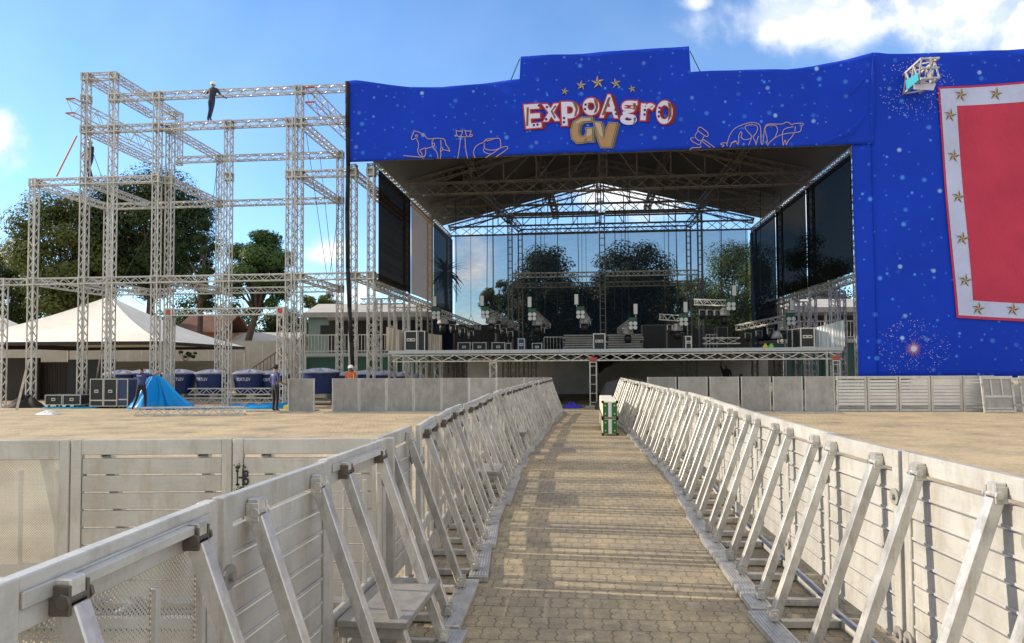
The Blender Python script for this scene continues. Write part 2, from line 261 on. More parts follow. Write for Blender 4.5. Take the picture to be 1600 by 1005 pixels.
# ------------------------------------------------------------------ mesh building
FR = {}          # object name -> (base, rz)
class MB:
    def __init__(s): s.v = []; s.f = []; s.m = []; s.mi = 0
    def add(s, vs, fs):
        o = len(s.v); s.v += [Vector(p) for p in vs]; s.f += [tuple(i+o for i in f) for f in fs]; s.m += [s.mi]*len(fs)
    def obox(s, c, ax, ay, az):
        """box from centre and three half-axis vectors"""
        c = Vector(c); P = [c+ax*i+ay*j+az*k for i in (-1, 1) for j in (-1, 1) for k in (-1, 1)]
        s.add(P, [(0, 1, 3, 2), (4, 6, 7, 5), (0, 4, 5, 1), (2, 3, 7, 6), (0, 2, 6, 4), (1, 5, 7, 3)])
    def box(s, x0, x1, y0, y1, z0, z1):
        s.obox(((x0+x1)/2, (y0+y1)/2, (z0+z1)/2), Vector(((x1-x0)/2, 0, 0)), Vector((0, (y1-y0)/2, 0)), Vector((0, 0, (z1-z0)/2)))
    def sbox(s, u0, u1, v0, v1, z0, z1):
        s.obox(W((u0+u1)/2, (v0+v1)/2, (z0+z1)/2), EU*((u1-u0)/2), EV*((v1-v0)/2), EZ*((z1-z0)/2))
    def bar(s, p0, p1, w, h=None, up=None, caps=True):
        p0 = Vector(p0); p1 = Vector(p1); t = (p1-p0)
        if t.length < 1e-6: return
        t.normalize(); h = h or w
        up = Vector(up) if up is not None else (EZ if abs(t.z) < .95 else EV)
        sd = t.cross(up).normalized(); up = sd.cross(t).normalized()
        a = sd*(w/2); b = up*(h/2)
        P = [p0-a-b, p0+a-b, p0+a+b, p0-a+b, p1-a-b, p1+a-b, p1+a+b, p1-a+b]
        fs = [(0, 1, 5, 4), (1, 2, 6, 5), (2, 3, 7, 6), (3, 0, 4, 7)]
        if caps: fs += [(3, 2, 1, 0), (4, 5, 6, 7)]
        s.add(P, fs)
    def tube(s, p0, p1, r0, r1=None, n=10, caps=True):
        p0 = Vector(p0); p1 = Vector(p1); t = (p1-p0).normalized(); r1 = r0 if r1 is None else r1
        a = t.orthogonal().normalized(); b = t.cross(a)
        P = [p0+(a*math.cos(2*PI*i/n)+b*math.sin(2*PI*i/n))*r0 for i in range(n)] + [p1+(a*math.cos(2*PI*i/n)+b*math.sin(2*PI*i/n))*r1 for i in range(n)]
        fs = [(i, (i+1) % n, n+(i+1) % n, n+i) for i in range(n)]
        if caps: fs += [tuple(range(n-1, -1, -1)), tuple(range(n, 2*n))]
        s.add(P, fs)
    def path(s, pts, r, n=6):
        for a, b in zip(pts, pts[1:]): s.tube(a, b, r, r, n)
    def lathe(s, c, prof, n=24):
        c = Vector(c); P = []; fs = []
        for r, z in prof: P += [c+Vector((r*math.cos(2*PI*i/n), r*math.sin(2*PI*i/n), z)) for i in range(n)]
        for k in range(len(prof)-1): fs += [(k*n+i, k*n+(i+1) % n, (k+1)*n+(i+1) % n, (k+1)*n+i) for i in range(n)]
        fs += [tuple(range(n-1, -1, -1)), tuple(range((len(prof)-1)*n, len(prof)*n))]
        s.add(P, fs)
    def build(s, name, mats, parent=None, base=None, rz=0.0, bevel=0, smooth=False, solid=0):
        if parent is not None: base, rz = FR[parent.name]
        if base is None:
            xs = [p.x for p in s.v]; ys = [p.y for p in s.v]; base = Vector(((min(xs)+max(xs))/2, (min(ys)+max(ys))/2, min(p.z for p in s.v)))
        base = Vector(base); Ri = Matrix.Rotation(-rz, 3, 'Z')
        me = bpy.data.meshes.new(name); me.from_pydata([Ri @ (p-base) for p in s.v], [], s.f)
        mats = mats if isinstance(mats, (list, tuple)) else [mats]
        for m_ in mats: me.materials.append(MATS[m_])
        if len(mats) > 1: me.polygons.foreach_set('material_index', s.m)
        me.update()
        if bevel:
            bm = bmesh.new(); bm.from_mesh(me); bmesh.ops.remove_doubles(bm, verts=bm.verts, dist=1e-6)
            bmesh.ops.bevel(bm, geom=[e for e in bm.edges if len(e.link_faces) == 2 and e.calc_face_angle(0) > .7], offset=bevel, segments=1, affect='EDGES'); bm.to_mesh(me); bm.free()
        if smooth: me.polygons.foreach_set('use_smooth', [True]*len(me.polygons))
        o = bpy.data.objects.new(name, me); COL.objects.link(o); FR[o.name] = (base, rz)
        if parent is not None: o.parent = parent
        else: o.location = base; o.rotation_euler = (0, 0, rz)
        if solid:
            md = o.modifiers.new('thickness', 'SOLIDIFY'); md.thickness = solid
        return o

def tag(o, label, cat, group=None, kind=None):
    if label: o['label'] = label
    if cat: o['category'] = cat
    if group: o['group'] = group
    if kind: o['kind'] = kind
    return o
def thing(name, label, cat, base=(0, 0, 0), rz=0.0, group=None):
    o = bpy.data.objects.new(name, None); COL.objects.link(o); o.empty_display_size = .2
    o.location = Vector(base); o.rotation_euler = (0, 0, rz); FR[o.name] = (Vector(base), rz)
    return tag(o, label, cat, group)
def copy_tree(o, parent=None):
    c = o.copy(); COL.objects.link(c); c.parent = parent
    for ch in [x for x in KIDS.get(o.name, [])]: copy_tree(ch, c)
    return c
KIDS = {}
def index_kids(root):
    KIDS[root.name] = list(root.children)
    for c in root.children: index_kids(c)
ORD = ['first', 'second', 'third', 'fourth', 'fifth', 'sixth', 'seventh', 'eighth', 'ninth', 'tenth', 'eleventh', 'twelfth', 'thirteenth', 'fourteenth', 'fifteenth', 'sixteenth', 'seventeenth', 'eighteenth', 'nineteenth', 'twentieth',
       'twenty-first', 'twenty-second', 'twenty-third', 'twenty-fourth', 'twenty-fifth', 'twenty-sixth', 'twenty-seventh']

def truss(mb, p0, p1, w=.3, h=None, up=None, step=.3, ch=.044, dg=.023, ladder=False, ends=True, faces=4):
    p0 = Vector(p0); p1 = Vector(p1); t = p1-p0; Ln = t.length; t = t/Ln; h = h or w
    up = Vector(up) if up is not None else (EZ if abs(t.z) < .9 else EV)
    sd = t.cross(up).normalized(); up = sd.cross(t).normalized()
    a = sd*(w/2-ch/2); b = up*(h/2-ch/2); cs = [-a-b, a-b, a+b, -a+b]
    for c in cs: mb.bar(p0+c, p1+c, ch, ch, up, True)
    n = max(1, round(Ln/step)); st = Ln/n
    for k in range(4):
        if faces == 2 and k % 2: pass
        c0 = cs[k]; c1 = cs[(k+1) % 4]
        for i in range(n):
            q0 = p0+t*(st*i); q1 = p0+t*(st*(i+1))
            if ladder: mb.bar(q0+c0+t*st*.5, q0+c1+t*st*.5, dg, dg, up, False)
            elif (i+k) % 2: mb.bar(q0+c0, q1+c1, dg, dg, up, False)
            else: mb.bar(q0+c1, q1+c0, dg, dg, up, False)
        if ends:
            for q in (p0+t*.03, p1-t*.03): mb.bar(q+c0, q+c1, ch*.86, ch*.86, up, False)
def node_cube(mb, c, w=.34):
    c = Vector(c); r = w/2-.03
    for i in (-1, 1):
        for j in (-1, 1):
            mb.bar(c+EU*r*i+EV*r*j-EZ*w/2, c+EU*r*i+EV*r*j+EZ*w/2, .068); mb.bar(c+EU*r*i+EZ*r*j-EV*w/2, c+EU*r*i+EZ*r*j+EV*w/2, .062); mb.bar(c+EV*r*i+EZ*r*j-EU*w/2, c+EV*r*i+EZ*r*j+EU*w/2, .056)
    e = w/2-.05
    mb.obox(c, EU*e, EV*.004, EZ*e)
# ------------------------------------------------------------------ sky, sun
SUN_EL = R(22); SUN_AZ = R(10)       # azimuth: from the left, this much beyond the picture plane
to_sun = Vector((-math.cos(SUN_EL)*math.cos(SUN_AZ), math.cos(SUN_EL)*math.sin(SUN_AZ), math.sin(SUN_EL)))
sd = bpy.data.lights.new('sun', 'SUN'); sd.energy = 3.15; sd.angle = R(.53); sd.color = (1.0, .87, .69)
so = bpy.data.objects.new('sun', sd); COL.objects.link(so); so.rotation_euler = to_sun.to_track_quat('Z', 'Y').to_euler()
so.location = (-60, 10, 40)
world = bpy.data.worlds.new('World'); scene.world = world; world.use_nodes = True
nt = world.node_tree; N = nt.nodes.new; L = nt.links.new
bg = nt.nodes['Background']; bg.inputs['Strength'].default_value = .15
sky = N('ShaderNodeTexSky'); sky.sky_type = 'NISHITA'; sky.sun_disc = False; sky.sun_elevation = SUN_EL; sky.sun_rotation = math.atan2(to_sun.x, to_sun.y)
sky.air_density = 1.0; sky.dust_density = .05; sky.ozone_density = 2.2
tc = N('ShaderNodeTexCoord'); sp = N('ShaderNodeSeparateXYZ'); L(tc.outputs['Generated'], sp.inputs[0])
yy = mathn(nt, 'MAXIMUM', sp.outputs['Y'], v1=.05)
gx = mathn(nt, 'DIVIDE', sp.outputs['X'], yy); gz = mathn(nt, 'DIVIDE', sp.outputs['Z'], yy)
gc = N('ShaderNodeCombineXYZ'); L(gx, gc.inputs[0]); L(gz, gc.inputs[1])
field = None
for px, py, rx, ry, s in ((1285, 28, 185, 66, 1.3), (1450, 28, 215, 72, 1.3), (1600, 50, 130, 70, 1.1), (1700, 20, 150, 60, .9), (4, 208, 85, 72, 1.12), (-120, 240, 130, 80, 1.0),
                         (735, 420, 70, 60, 1.0), (835, 412, 40, 26, .8), (760, 510, 190, 40, .9), (1000, 300, 130, 60, 1.1), (505, 395, 60, 35, .8), (1092, 4, 45, 22, .9), (545, 460, 120, 40, .8), (1240, 330, 90, 60, .9), (640, 390, 40, 60, .8)):
    d = ray(px, py); x0, z0 = d.x/d.y, d.z/d.y
    sb = N('ShaderNodeVectorMath'); sb.operation = 'SUBTRACT'; L(gc.outputs[0], sb.inputs[0]); sb.inputs[1].default_value = (x0, z0, 0)
    ml = N('ShaderNodeVectorMath'); ml.operation = 'MULTIPLY'; L(sb.outputs[0], ml.inputs[0]); ml.inputs[1].default_value = (F/rx, F/ry, 0)
    ln = N('ShaderNodeVectorMath'); ln.operation = 'LENGTH'; L(ml.outputs[0], ln.inputs[0])
    v = mathn(nt, 'SUBTRACT', v0=s, b=ln.outputs['Value'])
    field = v if field is None else mathn(nt, 'MAXIMUM', field, v)
def cloud_noise(dx, dz, scale, det):
    a = N('ShaderNodeVectorMath'); a.operation = 'ADD'; L(gc.outputs[0], a.inputs[0]); a.inputs[1].default_value = (dx, dz, .3)
    n = N('ShaderNodeTexNoise'); n.inputs['Scale'].default_value = scale; n.inputs['Detail'].default_value = det; n.inputs['Roughness'].default_value = .52; n.inputs['Distortion'].default_value = .15; L(a.outputs[0], n.inputs['Vector']); return n.outputs['Fac']
n1 = cloud_noise(0, 0, 9, 6.5); n2 = cloud_noise(.016, -.016, 9, 6.5); n3 = cloud_noise(3, 1, 5, 5)
dens = mathn(nt, 'ADD', field, mathn(nt, 'MULTIPLY', mathn(nt, 'SUBTRACT', n1, v1=.5), v1=2.7))
mr = N('ShaderNodeMapRange'); mr.interpolation_type = 'SMOOTHSTEP'; mr.inputs[1].default_value = .12; mr.inputs[2].default_value = 1.15; L(dens, mr.inputs[0])
front = mathn(nt, 'GREATER_THAN', sp.outputs['Y'], v1=.06); mask = mathn(nt, 'MULTIPLY', mathn(nt, 'MULTIPLY', mr.outputs[0], front), v1=.93)
lit = mathn(nt, 'SUBTRACT', n1, n2)
lr = N('ShaderNodeMapRange'); lr.inputs[1].default_value = -.05; lr.inputs[2].default_value = .06; L(lit, lr.inputs[0])
cc = N('ShaderNodeMix'); cc.data_type = 'RGBA'; L(lr.outputs[0], cc.inputs['Factor']); cc.inputs[6].default_value = (3.0, 3.3, 3.75, 1); cc.inputs[7].default_value = (4.7, 4.65, 4.6, 1)
# thin high veil
vr = N('ShaderNodeMapRange'); vr.inputs[1].default_value = .42; vr.inputs[2].default_value = .75; vr.inputs[4].default_value = .06; L(n3, vr.inputs[0])
veil = mathn(nt, 'MULTIPLY', vr.outputs[0], front)
m0 = N('ShaderNodeMix'); m0.data_type = 'RGBA'; L(veil, m0.inputs['Factor']); tn = N('ShaderNodeVectorMath'); tn.operation = 'MULTIPLY'; L(sky.outputs[0], tn.inputs[0]); tn.inputs[1].default_value = (.60, .74, .90); L(tn.outputs[0], m0.inputs[6]); m0.inputs[7].default_value = (4.2, 4.6, 5.0, 1)
m1 = N('ShaderNodeMix'); m1.data_type = 'RGBA'; L(mask, m1.inputs['Factor']); L(m0.outputs[2], m1.inputs[6]); L(cc.outputs[2], m1.inputs[7])
# unseen broken cloud added overhead and behind the camera to brighten the shade
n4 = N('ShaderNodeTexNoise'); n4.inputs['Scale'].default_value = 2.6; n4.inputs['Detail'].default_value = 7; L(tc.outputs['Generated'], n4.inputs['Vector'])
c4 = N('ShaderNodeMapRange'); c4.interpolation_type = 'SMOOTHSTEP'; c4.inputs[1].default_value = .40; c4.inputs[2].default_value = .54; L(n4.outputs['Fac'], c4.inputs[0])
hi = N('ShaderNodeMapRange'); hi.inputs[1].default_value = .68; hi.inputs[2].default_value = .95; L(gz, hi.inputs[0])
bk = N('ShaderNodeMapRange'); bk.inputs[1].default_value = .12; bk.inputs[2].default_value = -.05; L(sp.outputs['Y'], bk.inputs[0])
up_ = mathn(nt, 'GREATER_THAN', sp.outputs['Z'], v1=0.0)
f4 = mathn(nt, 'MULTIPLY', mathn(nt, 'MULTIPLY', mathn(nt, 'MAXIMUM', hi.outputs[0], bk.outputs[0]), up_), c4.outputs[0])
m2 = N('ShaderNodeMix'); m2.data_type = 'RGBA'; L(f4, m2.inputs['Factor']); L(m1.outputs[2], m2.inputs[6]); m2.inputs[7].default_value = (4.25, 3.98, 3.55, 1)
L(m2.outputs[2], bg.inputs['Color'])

scene.view_settings.view_transform = 'Standard'; scene.view_settings.look = 'None'; scene.view_settings.gamma = 1; scene.view_settings.exposure = .98
scene.render.engine = 'CYCLES'; scene.cycles.use_denoising = True; scene.cycles.max_bounces = 6; scene.cycles.transparent_max_bounces = 24; scene.cycles.caustics_reflective = False; scene.cycles.caustics_refractive = False
scene.cycles.sample_clamp_indirect = 6

# ------------------------------------------------------------------ ground
g = MB(); g.add([(-700, -40, 0), (700, -40, 0), (700, 1200, 0), (-700, 1200, 0)], [(0, 1, 2, 3)])
tag(g.build('ground', 'pavers', base=(0, 0, 0)), None, None, kind='structure')

# ------------------------------------------------------------------ crowd barriers
BL = 1.02; BH = 1.23; FT = .44
def frame_bits(root, top=.1):
    f = MB()
    f.box(0, .065, -.024, .024, 0, BH); f.box(BL-.065, BL, -.024, .024, 0, BH)
    f.box(.065, BL-.065, -.021, .021, BH-top, BH-.002); f.box(.065, BL-.065, -.021, .021, .015, .085)
    f.build('frame', 'barrier_metal', root, bevel=.004)
def hook_plate(mb, x, z):
    mb.tube((x, .026, z), (x, .034, z), .045, n=14); mb.tube((x, .034, z), (x, .05, z), .016, n=8)
def braces(root, dark=False, lo=.14):
    for x in (.2, BL-.2):
        b = MB(); b.bar((x, .055, BH-.105), (x, FT, .05), .060, .056); b.bar((x, .0215, BH-.06), (x, .07, BH-.06), .058, .05)
        o = b.build('brace', 'brace_metal', root, bevel=.004)
        for yc, zc in ((.062, BH-.085), (FT, .095)):
            c = MB(); c.tube((x-.046, yc, zc), (x+.046, yc, zc), .012, n=8)
            for s in (-1, 1): c.obox((x+s*.034, yc-(.014 if zc > .5 else 0), zc), Vector((.005, 0, 0)), Vector((0, .026, 0)), Vector((0, 0, .036))); c.tube((x+s*.039, yc, zc), (x+s*.049, yc, zc), .02, n=6)
            c.build('bracket', 'dark_metal' if (dark and zc > .5) else 'brace_metal', o, bevel=.002)
    f = MB()
    for x in (.2, BL-.2): f.box(x-.025, x+.025, .024, FT-.045, .012, .058)
    f.box(0, BL, FT-.045, FT+.105, .006, .05)
    for i in range(6): f.box(.01, BL-.01, FT-.03+i*.022, FT-.02+i*.022, .05, .055)
    f.build('base_frame', 'brace_metal', root, bevel=.003)
def hooks(root):
    
    for x, z in ((.03, .98), (BL-.03, .94), (.03, .25), (BL-.03, .25)): h = MB(); hook_plate(h, x, z); h.build('coupling_plate', 'plate_metal', root)
def barrier_slat(braced=True, m='barrier_metal'):
    root = thing('crowd_barrier', 'x', 'barrier'); frame_bits(root)
    p = MB(); n = 8; z0 = .215; z1 = BH-.112; st = (z1-z0)/n
    for i in range(n):
        za = z0+st*i; zb = za+st-(.022 if m == 'barrier_white' else .011)
        p.box(.068, BL-.068, -.014, .012, za, zb)
        p.box(.068, BL-.068, .012, .019, za, za+.014)
    p.build('slat_panel', m, root, bevel=.0025)
    k = MB(); k.box(.066, BL-.066, .022, .05, .088, .098); k.build('kick_rail', 'step_blue', root)
    if braced: braces(root)
    hooks(root); return root
def barrier_mesh(braced=True, step=False, near=False, sheet='perforated_sheet'):
    root = thing('crowd_barrier', 'x', 'barrier'); frame_bits(root, .13)
    s = MB(); s.add([(.066, -.0095, .09), (BL-.066, -.0095, .09), (BL-.066, -.0095, BH-.122), (.066, -.0095, BH-.122)], [(0, 1, 2, 3)]); s.build('mesh_sheet', sheet, root)
    f = MB()
    za = .34 if braced else .62; f.box(.066, BL-.066, -.008, .018, za, za+.09); f.box(.066, BL-.066, -.008, .018, .086, .2)
    for x in ((.36, .70) if braced else ()): f.box(x-.012, x+.012, -.0075, .014, .2, za); f.box(x-.012, x+.012, -.0075, .014, za+.09, BH-.2)
    if braced: f.bar((.24, .048, BH-.055), (BL-.24, .048, BH-.055), .03, .03); f.box(.066, BL-.066, .0215, .032, BH-.075, BH-.035)
    f.box(.072, .1, -.0072, .02, .21, BH-.2); f.box(BL-.1, BL-.072, -.0072, .02, .21, BH-.2)
    f.build('stiffener', 'barrier_metal', root, bevel=.003)
    if braced: braces(root, True)
    if step:
        st = MB(); st.box(.12, BL-.12, .03, .40, .36, .395); st.box(.14, .17, .03, .37, .30, .36); st.box(BL-.17, BL-.14, .03, .37, .30, .36); st.build('step', 'plate_metal', root, bevel=.003)
    hooks(root); return root
def barrier_plate(braced=True):
    root = thing('crowd_barrier', 'x', 'barrier'); f = MB()
    f.box(0, .05, -.02, .024, 0, BH); f.box(BL-.05, BL, -.02, .024, 0, BH); f.box(.05, BL-.05, -.018, .02, BH-.03, BH-.003); f.box(.05, BL-.05, -.018, .02, .01, .05)
    f.build('frame', 'barrier_metal', root, bevel=.003)
    p = MB(); p.box(.045, BL-.045, -.028, -.023, .03, BH-.01); p.build('front_plate', 'plate_metal', root)
    t = MB(); t.box(0, BL, -.95, -.03, .004, .016); t.build('toe_plate', 'plate_metal', root)
    if braced:
        braces(root)
    return root
def barrier_frame_back():
    root = thing('crowd_barrier', 'x', 'barrier'); frame_bits(root)
    p = MB(); p.box(.066, BL-.066, -.016, -.008, .09, BH-.1); p.build('back_sheet', 'plate_metal', root)
    f = MB(); f.box(.07, BL-.07, -.007, .017, .5, .58)
    for x in (.36, .70): f.box(x-.025, x+.025, -.0065, .016, .585, BH-.105)
    f.box(.1, BL-.1, -.0065, .014, .12, .17); f.build('stiffener', 'barrier_metal', root, bevel=.003)
    hooks(root); return root
protos = {}
def proto(kind):
    if kind not in protos:
        protos[kind] = {'slat': lambda: barrier_slat(), 'slat0': lambda: barrier_slat(True), 'near': lambda: barrier_mesh(sheet='perforated_dense'), 'slatw': lambda: barrier_slat(False, 'barrier_white'), 'mesh': lambda: barrier_mesh(), 'step': lambda: barrier_mesh(True, True), 'mesh0': lambda: barrier_mesh(sheet='perforated_dense'), 'plate': lambda: barrier_plate(), 'back': barrier_frame_back}[kind]()
        index_kids(protos[kind]); return protos[kind]
    return copy_tree(protos[kind])
def place(kind, p, rz, label, group, tilt=0, sx=1.0):
    o = proto(kind); o.location = Vector(p); o.rotation_euler = (tilt, 0, rz); o.scale = (sx, 1, 1); o['label'] = label; o['category'] = 'barrier'; o['group'] = group
    return o
def along(poly, step, s0=0.0):
    """points every `step` along a polyline"""
    pts = [Vector(p) for p in poly]; out = [pts[0].copy()]; need = step; pos = pts[0]; i = 1
    while i < len(pts):
        d = (pts[i]-pos).length
        if d >= need: pos = pos+(pts[i]-pos)*(need/d); out.append(pos.copy()); need = step
        else: need -= d; pos = pts[i]; i += 1
    return out
DESC = {'near': 'perforated mesh', 'slat': 'slatted', 'mesh': 'perforated mesh', 'step': 'perforated mesh', 'plate': 'plain plate'}
left_path = [(-1.20, .52, 0), (-1.135, 1.60, 0), (-1.065, 2.66, 0), (-.93, 3.70, 0), (-.85, 4.76, 0), (-.78, 6.0, 0), (-.68, 8.1, 0), (-.41, 11.5, 0), (-.10, 15.1, 0), (.55, 20.5, 0), (1.42, 26.4, 0)]
pts = along(left_path, 1.06)
lk = ['near', 'near', 'slat', 'step', 'slat', 'mesh', 'mesh', 'mesh', 'step', 'mesh', 'mesh', 'slat', 'mesh', 'step', 'mesh', 'mesh', 'mesh', 'mesh', 'slat', 'mesh', 'mesh', 'mesh', 'mesh', 'mesh', 'mesh', 'slat', 'mesh', 'mesh']
rng = random.Random(3)
for i, (a, b) in enumerate(zip(pts, pts[1:])):
    d = (b-a).normalized(); rz = math.atan2(-d.y, -d.x) + rng.uniform(-.045, .045)*(1 if i > 2 else .3)
    k = lk[i]
    lab = f"braced {DESC[k]} barrier on the left of the paved lane, {ORD[i]} from the camera"
    if k == 'step': lab = f"mesh barrier with a metal step, left of the paved lane, {ORD[i]} from the camera"
    place(k, b + Vector((rng.uniform(-.03, .03), 0, 0))*(1 if i > 2 else 0), rz, lab, 'barriers along the left of the lane')
right_path = [(1.92, .84, 0), (2.03, 2.3, 0), (2.13, 5.0, 0), (2.43, 7.85, 0), (2.78, 10.6, 0), (3.22, 16.8, 0), (3.78, 26.0, 0)]
pts = along(right_path, 1.045)
for i, (a, b) in enumerate(zip(pts, pts[1:])):
    d = (b-a).normalized(); rz = math.atan2(d.y, d.x) + rng.uniform(-.03, .03)
    k = 'slat' if i < 14 or i % 3 else 'mesh'
    place(k, a + Vector((rng.uniform(-.02, .02), 0, 0)), rz, f"braced {DESC[k]} barrier on the right of the paved lane, {ORD[i]} from the camera", 'barriers along the right of the lane')
# short cross row at the left
for i, (x0, x1, k, lab) in enumerate(((-5.45, -4.4, 'mesh0', None), (-4.385, -3.345, 'mesh0', None), (-3.33, -2.90, None, None))): pass
xr = [(-3.93, 'mesh0', 'grey perforated mesh barrier at the left edge, beside the slatted cross row'), (-2.87, 'slat0', 'pale slatted barrier in the left cross row, next to the mesh barrier'), (-1.815, 'slat0', 'pale slatted barrier with a black stencilled mark in the left cross row')]
for x, k, lab in xr:
    o = place(k, (x, 4.86-(x+4)*.01, 0), 0, lab, 'barriers of the cross row at the left', sx=1.025)
    if 'stencil' in lab:
        s = MB(); y = -.0255
        for (cx, cz, rx, rz_) in ((.085, 1.005, .018, .024), (.085, .955, .02, .026)):
            n = 14; P = []; 
            for q in range(n): P += [(cx+rx*math.cos(2*PI*q/n), y, cz+rz_*math.sin(2*PI*q/n)), (cx+rx*.45*math.cos(2*PI*q/n), y, cz+rz_*.45*math.sin(2*PI*q/n))]
            s.add(P, [(2*q, 2*q+1, (2*q+3) % (2*n), (2*q+2) % (2*n)) for q in range(n)])
        for a in (((.063, .93), (.073, 1.03)), ((.028, .93), (.037, 1.03)), ((.022, .93), (.045, .942)), ((.022, 1.018), (.04, 1.03)), ((.04, .975), (.062, .987))):
            s.add([(a[0][0], y-.0003, a[0][1]), (a[1][0], y-.0003, a[0][1]), (a[1][0], y-.0003, a[1][1]), (a[0][0], y-.0003, a[1][1])], [(0, 1, 2, 3)])
        for q in range(60):
            x_ = random.gauss(.055, .02); z_ = random.choice((1.05, .915, .905, .90))+random.gauss(0, .008); r_ = random.uniform(.002, .008)
            if .005 < x_ < .12: s.add([(x_-r_, y-.0006-q*1e-5, z_-r_), (x_+r_, y-.0006-q*1e-5, z_-r_*.6), (x_, y-.0006-q*1e-5, z_+r_)], [(0, 1, 2)])
        s2 = s.build('stencil_mark', 'black', base=(0, 0, 0)); s2.parent = o
# rows in front of the stage
def row(us, v, labs, group, kinds, tilts=None):
    for i, (u, lab, k) in enumerate(zip(us, labs, kinds)):
        place(k, W(u, v, 0), -A0, lab, group, tilt=(tilts or {}).get(i, 0))
ub = lambda px, py=642, v=-2.95: SP(px, py, v)[0]
us = [ub(450), ub(519), ub(561.5), ub(604), ub(647), ub(690), ub(733), ub(776), ub(819)]
labs = ['plain grey plate barrier standing alone left of the main row'] + [f'plain grey plate barrier left of the lane, {ORD[i]} of the joined row before the stage' for i in range(8)]
row(us, -2.95, labs, 'barriers before the stage, left of the lane', ['plate']*9)
us = [ub(1012, 642)+1.085*i for i in range(6)]
labs = [f'plain grey plate barrier right of the lane, {ORD[i]} of the row before the stage' for i in range(6)]
row(us, -2.95, labs, 'barriers before the stage, right of the lane', ['plate']*6)
u0 = ub(1308, 643)
row([u0+1.05*i for i in range(5)], -2.9, [f'slatted barrier below the blue screen banner, {ORD[i]} of the slatted run' for i in range(5)], 'slatted barriers below the blue banner', ['slatw']*5)
ul = ub(1535, 645, -3.4)
for i in range(2):
    place('back', W(ul+i*1.22+1.02, -3.5+.0*i, 0), -A0+PI, ['weathered barrier leaning back against the slatted row, showing its framed rear', 'weathered leaning barrier cut off by the right picture edge'][i], 'leaning barriers', tilt=R(9))

# small scraps lying about
rng = random.Random(77)
for (x, y) in ((852, 688), (845, 720), (800, 760), (770, 838), (1030, 700), (980, 668), (620, 655), (560, 668), (1395, 668), (1290, 660), (700, 650), (330, 672), (1480, 672), (865, 664)):
    c = gnd(x, y); s_ = rng.uniform(.03, .06); m_ = MB(); P = []
    for k in range(7): a = 2*PI*k/7; P.append(c+Vector((math.cos(a)*s_*rng.uniform(.6, 1.3), math.sin(a)*s_*rng.uniform(.6, 1.3), .004)))
    P.append(c+EZ*s_*.5); m_.add(P, [(k, (k+1) % 7, 7) for k in range(7)])
    tag(m_.build('litter_scrap', 'dust_top'), 'small brown scrap of litter lying on the pavers', 'litter', 'litter on the pavers')
# ------------------------------------------------------------------ left scaffold tower of box trusses
sc_ = thing('truss_scaffold', 'tall open scaffold of pale box trusses left of the stage', 'scaffold', W(-8, 0, 0), -A0)
def column(px, py_top, v, root=sc_, m='truss_metal', z0=0.0, py_ref=None, w=.3, node=(), ladder=False, name='column'):
    u, z = SP(px, py_top, v)
    mb = MB(); truss(mb, W(u, v, z0), W(u, v, z), w, up=EV, ladder=ladder)
    mb.sbox(u-.28, u+.28, v-.28, v+.28, z0+.002, z0+.03)
    for zz in node: node_cube(mb, W(u, v, zz))
    mb.build(name, m, root); return u, z
def beamuv(u0, v0, z0, u1, v1, z1, root=sc_, m='truss_metal', w=.3, h=None, step=.3, name='beam', ladder=False, ch=.044, dg=.023):
    mb = MB(); truss(mb, W(u0, v0, z0), W(u1, v1, z1), w, h, EZ, step, ladder=ladder, ch=ch, dg=dg); return mb.build(name, m, root)
uz = lambda px, py, v=0: SP(px, py, v)
Z1 = uz(240, 437)[1]; Z2 = uz(240, 280)[1]; Z3 = uz(300, 197)[1]; Z4 = uz(300, 148)[1]; Z5 = uz(178, 119)[1]
U = {k: uz(px, 400)[0] for k, px in dict(a=6, b=52, c=131, d=174, e=244, e2=257, f=453, f2=467, g=356, h=552, i=580).items()}
ZT = dict(a=Z1, b=Z2, c=Z5, d=Z5, e=Z4, e2=Z3, f=Z3, f2=Z4, g=Z3, h=9.9, i=9.9)
for k, u in U.items():
    v = .013 if k == 'd' else (.36 if k == 'e2' else 0)
    z = ZT[k]; mb = MB(); truss(mb, W(u, v, 0), W(u, v, z+.17), .3, up=EV); mb.sbox(u-.3, u+.3, v-.3, v+.3, .002, .03)
    for zz in (Z1, Z2, Z3, Z4, Z5):
        if zz < z+.1 and (k != 'd' or zz > Z2+.1): node_cube(mb, W(u, v, zz))
    mb.build('column', 'truss_metal', sc_)
V1 = 4.9
ub_ = {k: uz(px, 400, V1)[0] for k, px in dict(p=343, q=531, r=274, s=168).items()}
def zpx(px, py, v): return SP(px, py, v)[1]
for k, zt in (('p', Z3), ('q', Z3), ('s', Z2)):
    mb = MB(); truss(mb, W(ub_[k], V1, 0), W(ub_[k], V1, zt+.17), .3, up=EV); mb.sbox(ub_[k]-.3, ub_[k]+.3, V1-.3, V1+.3, .002, .03)
    for zz in (Z1, Z2, Z3):
        if zz < zt+.1: node_cube(mb, W(ub_[k], V1, zz))
    mb.build('column', 'truss_metal', sc_)
mb = MB(); truss(mb, W(U['d']+.05, V1+.2, Z3-.2), W(U['d']+.05, V1+.2, Z5+.15), .3, up=EV); mb.build('column', 'truss_metal', sc_)
g = .17
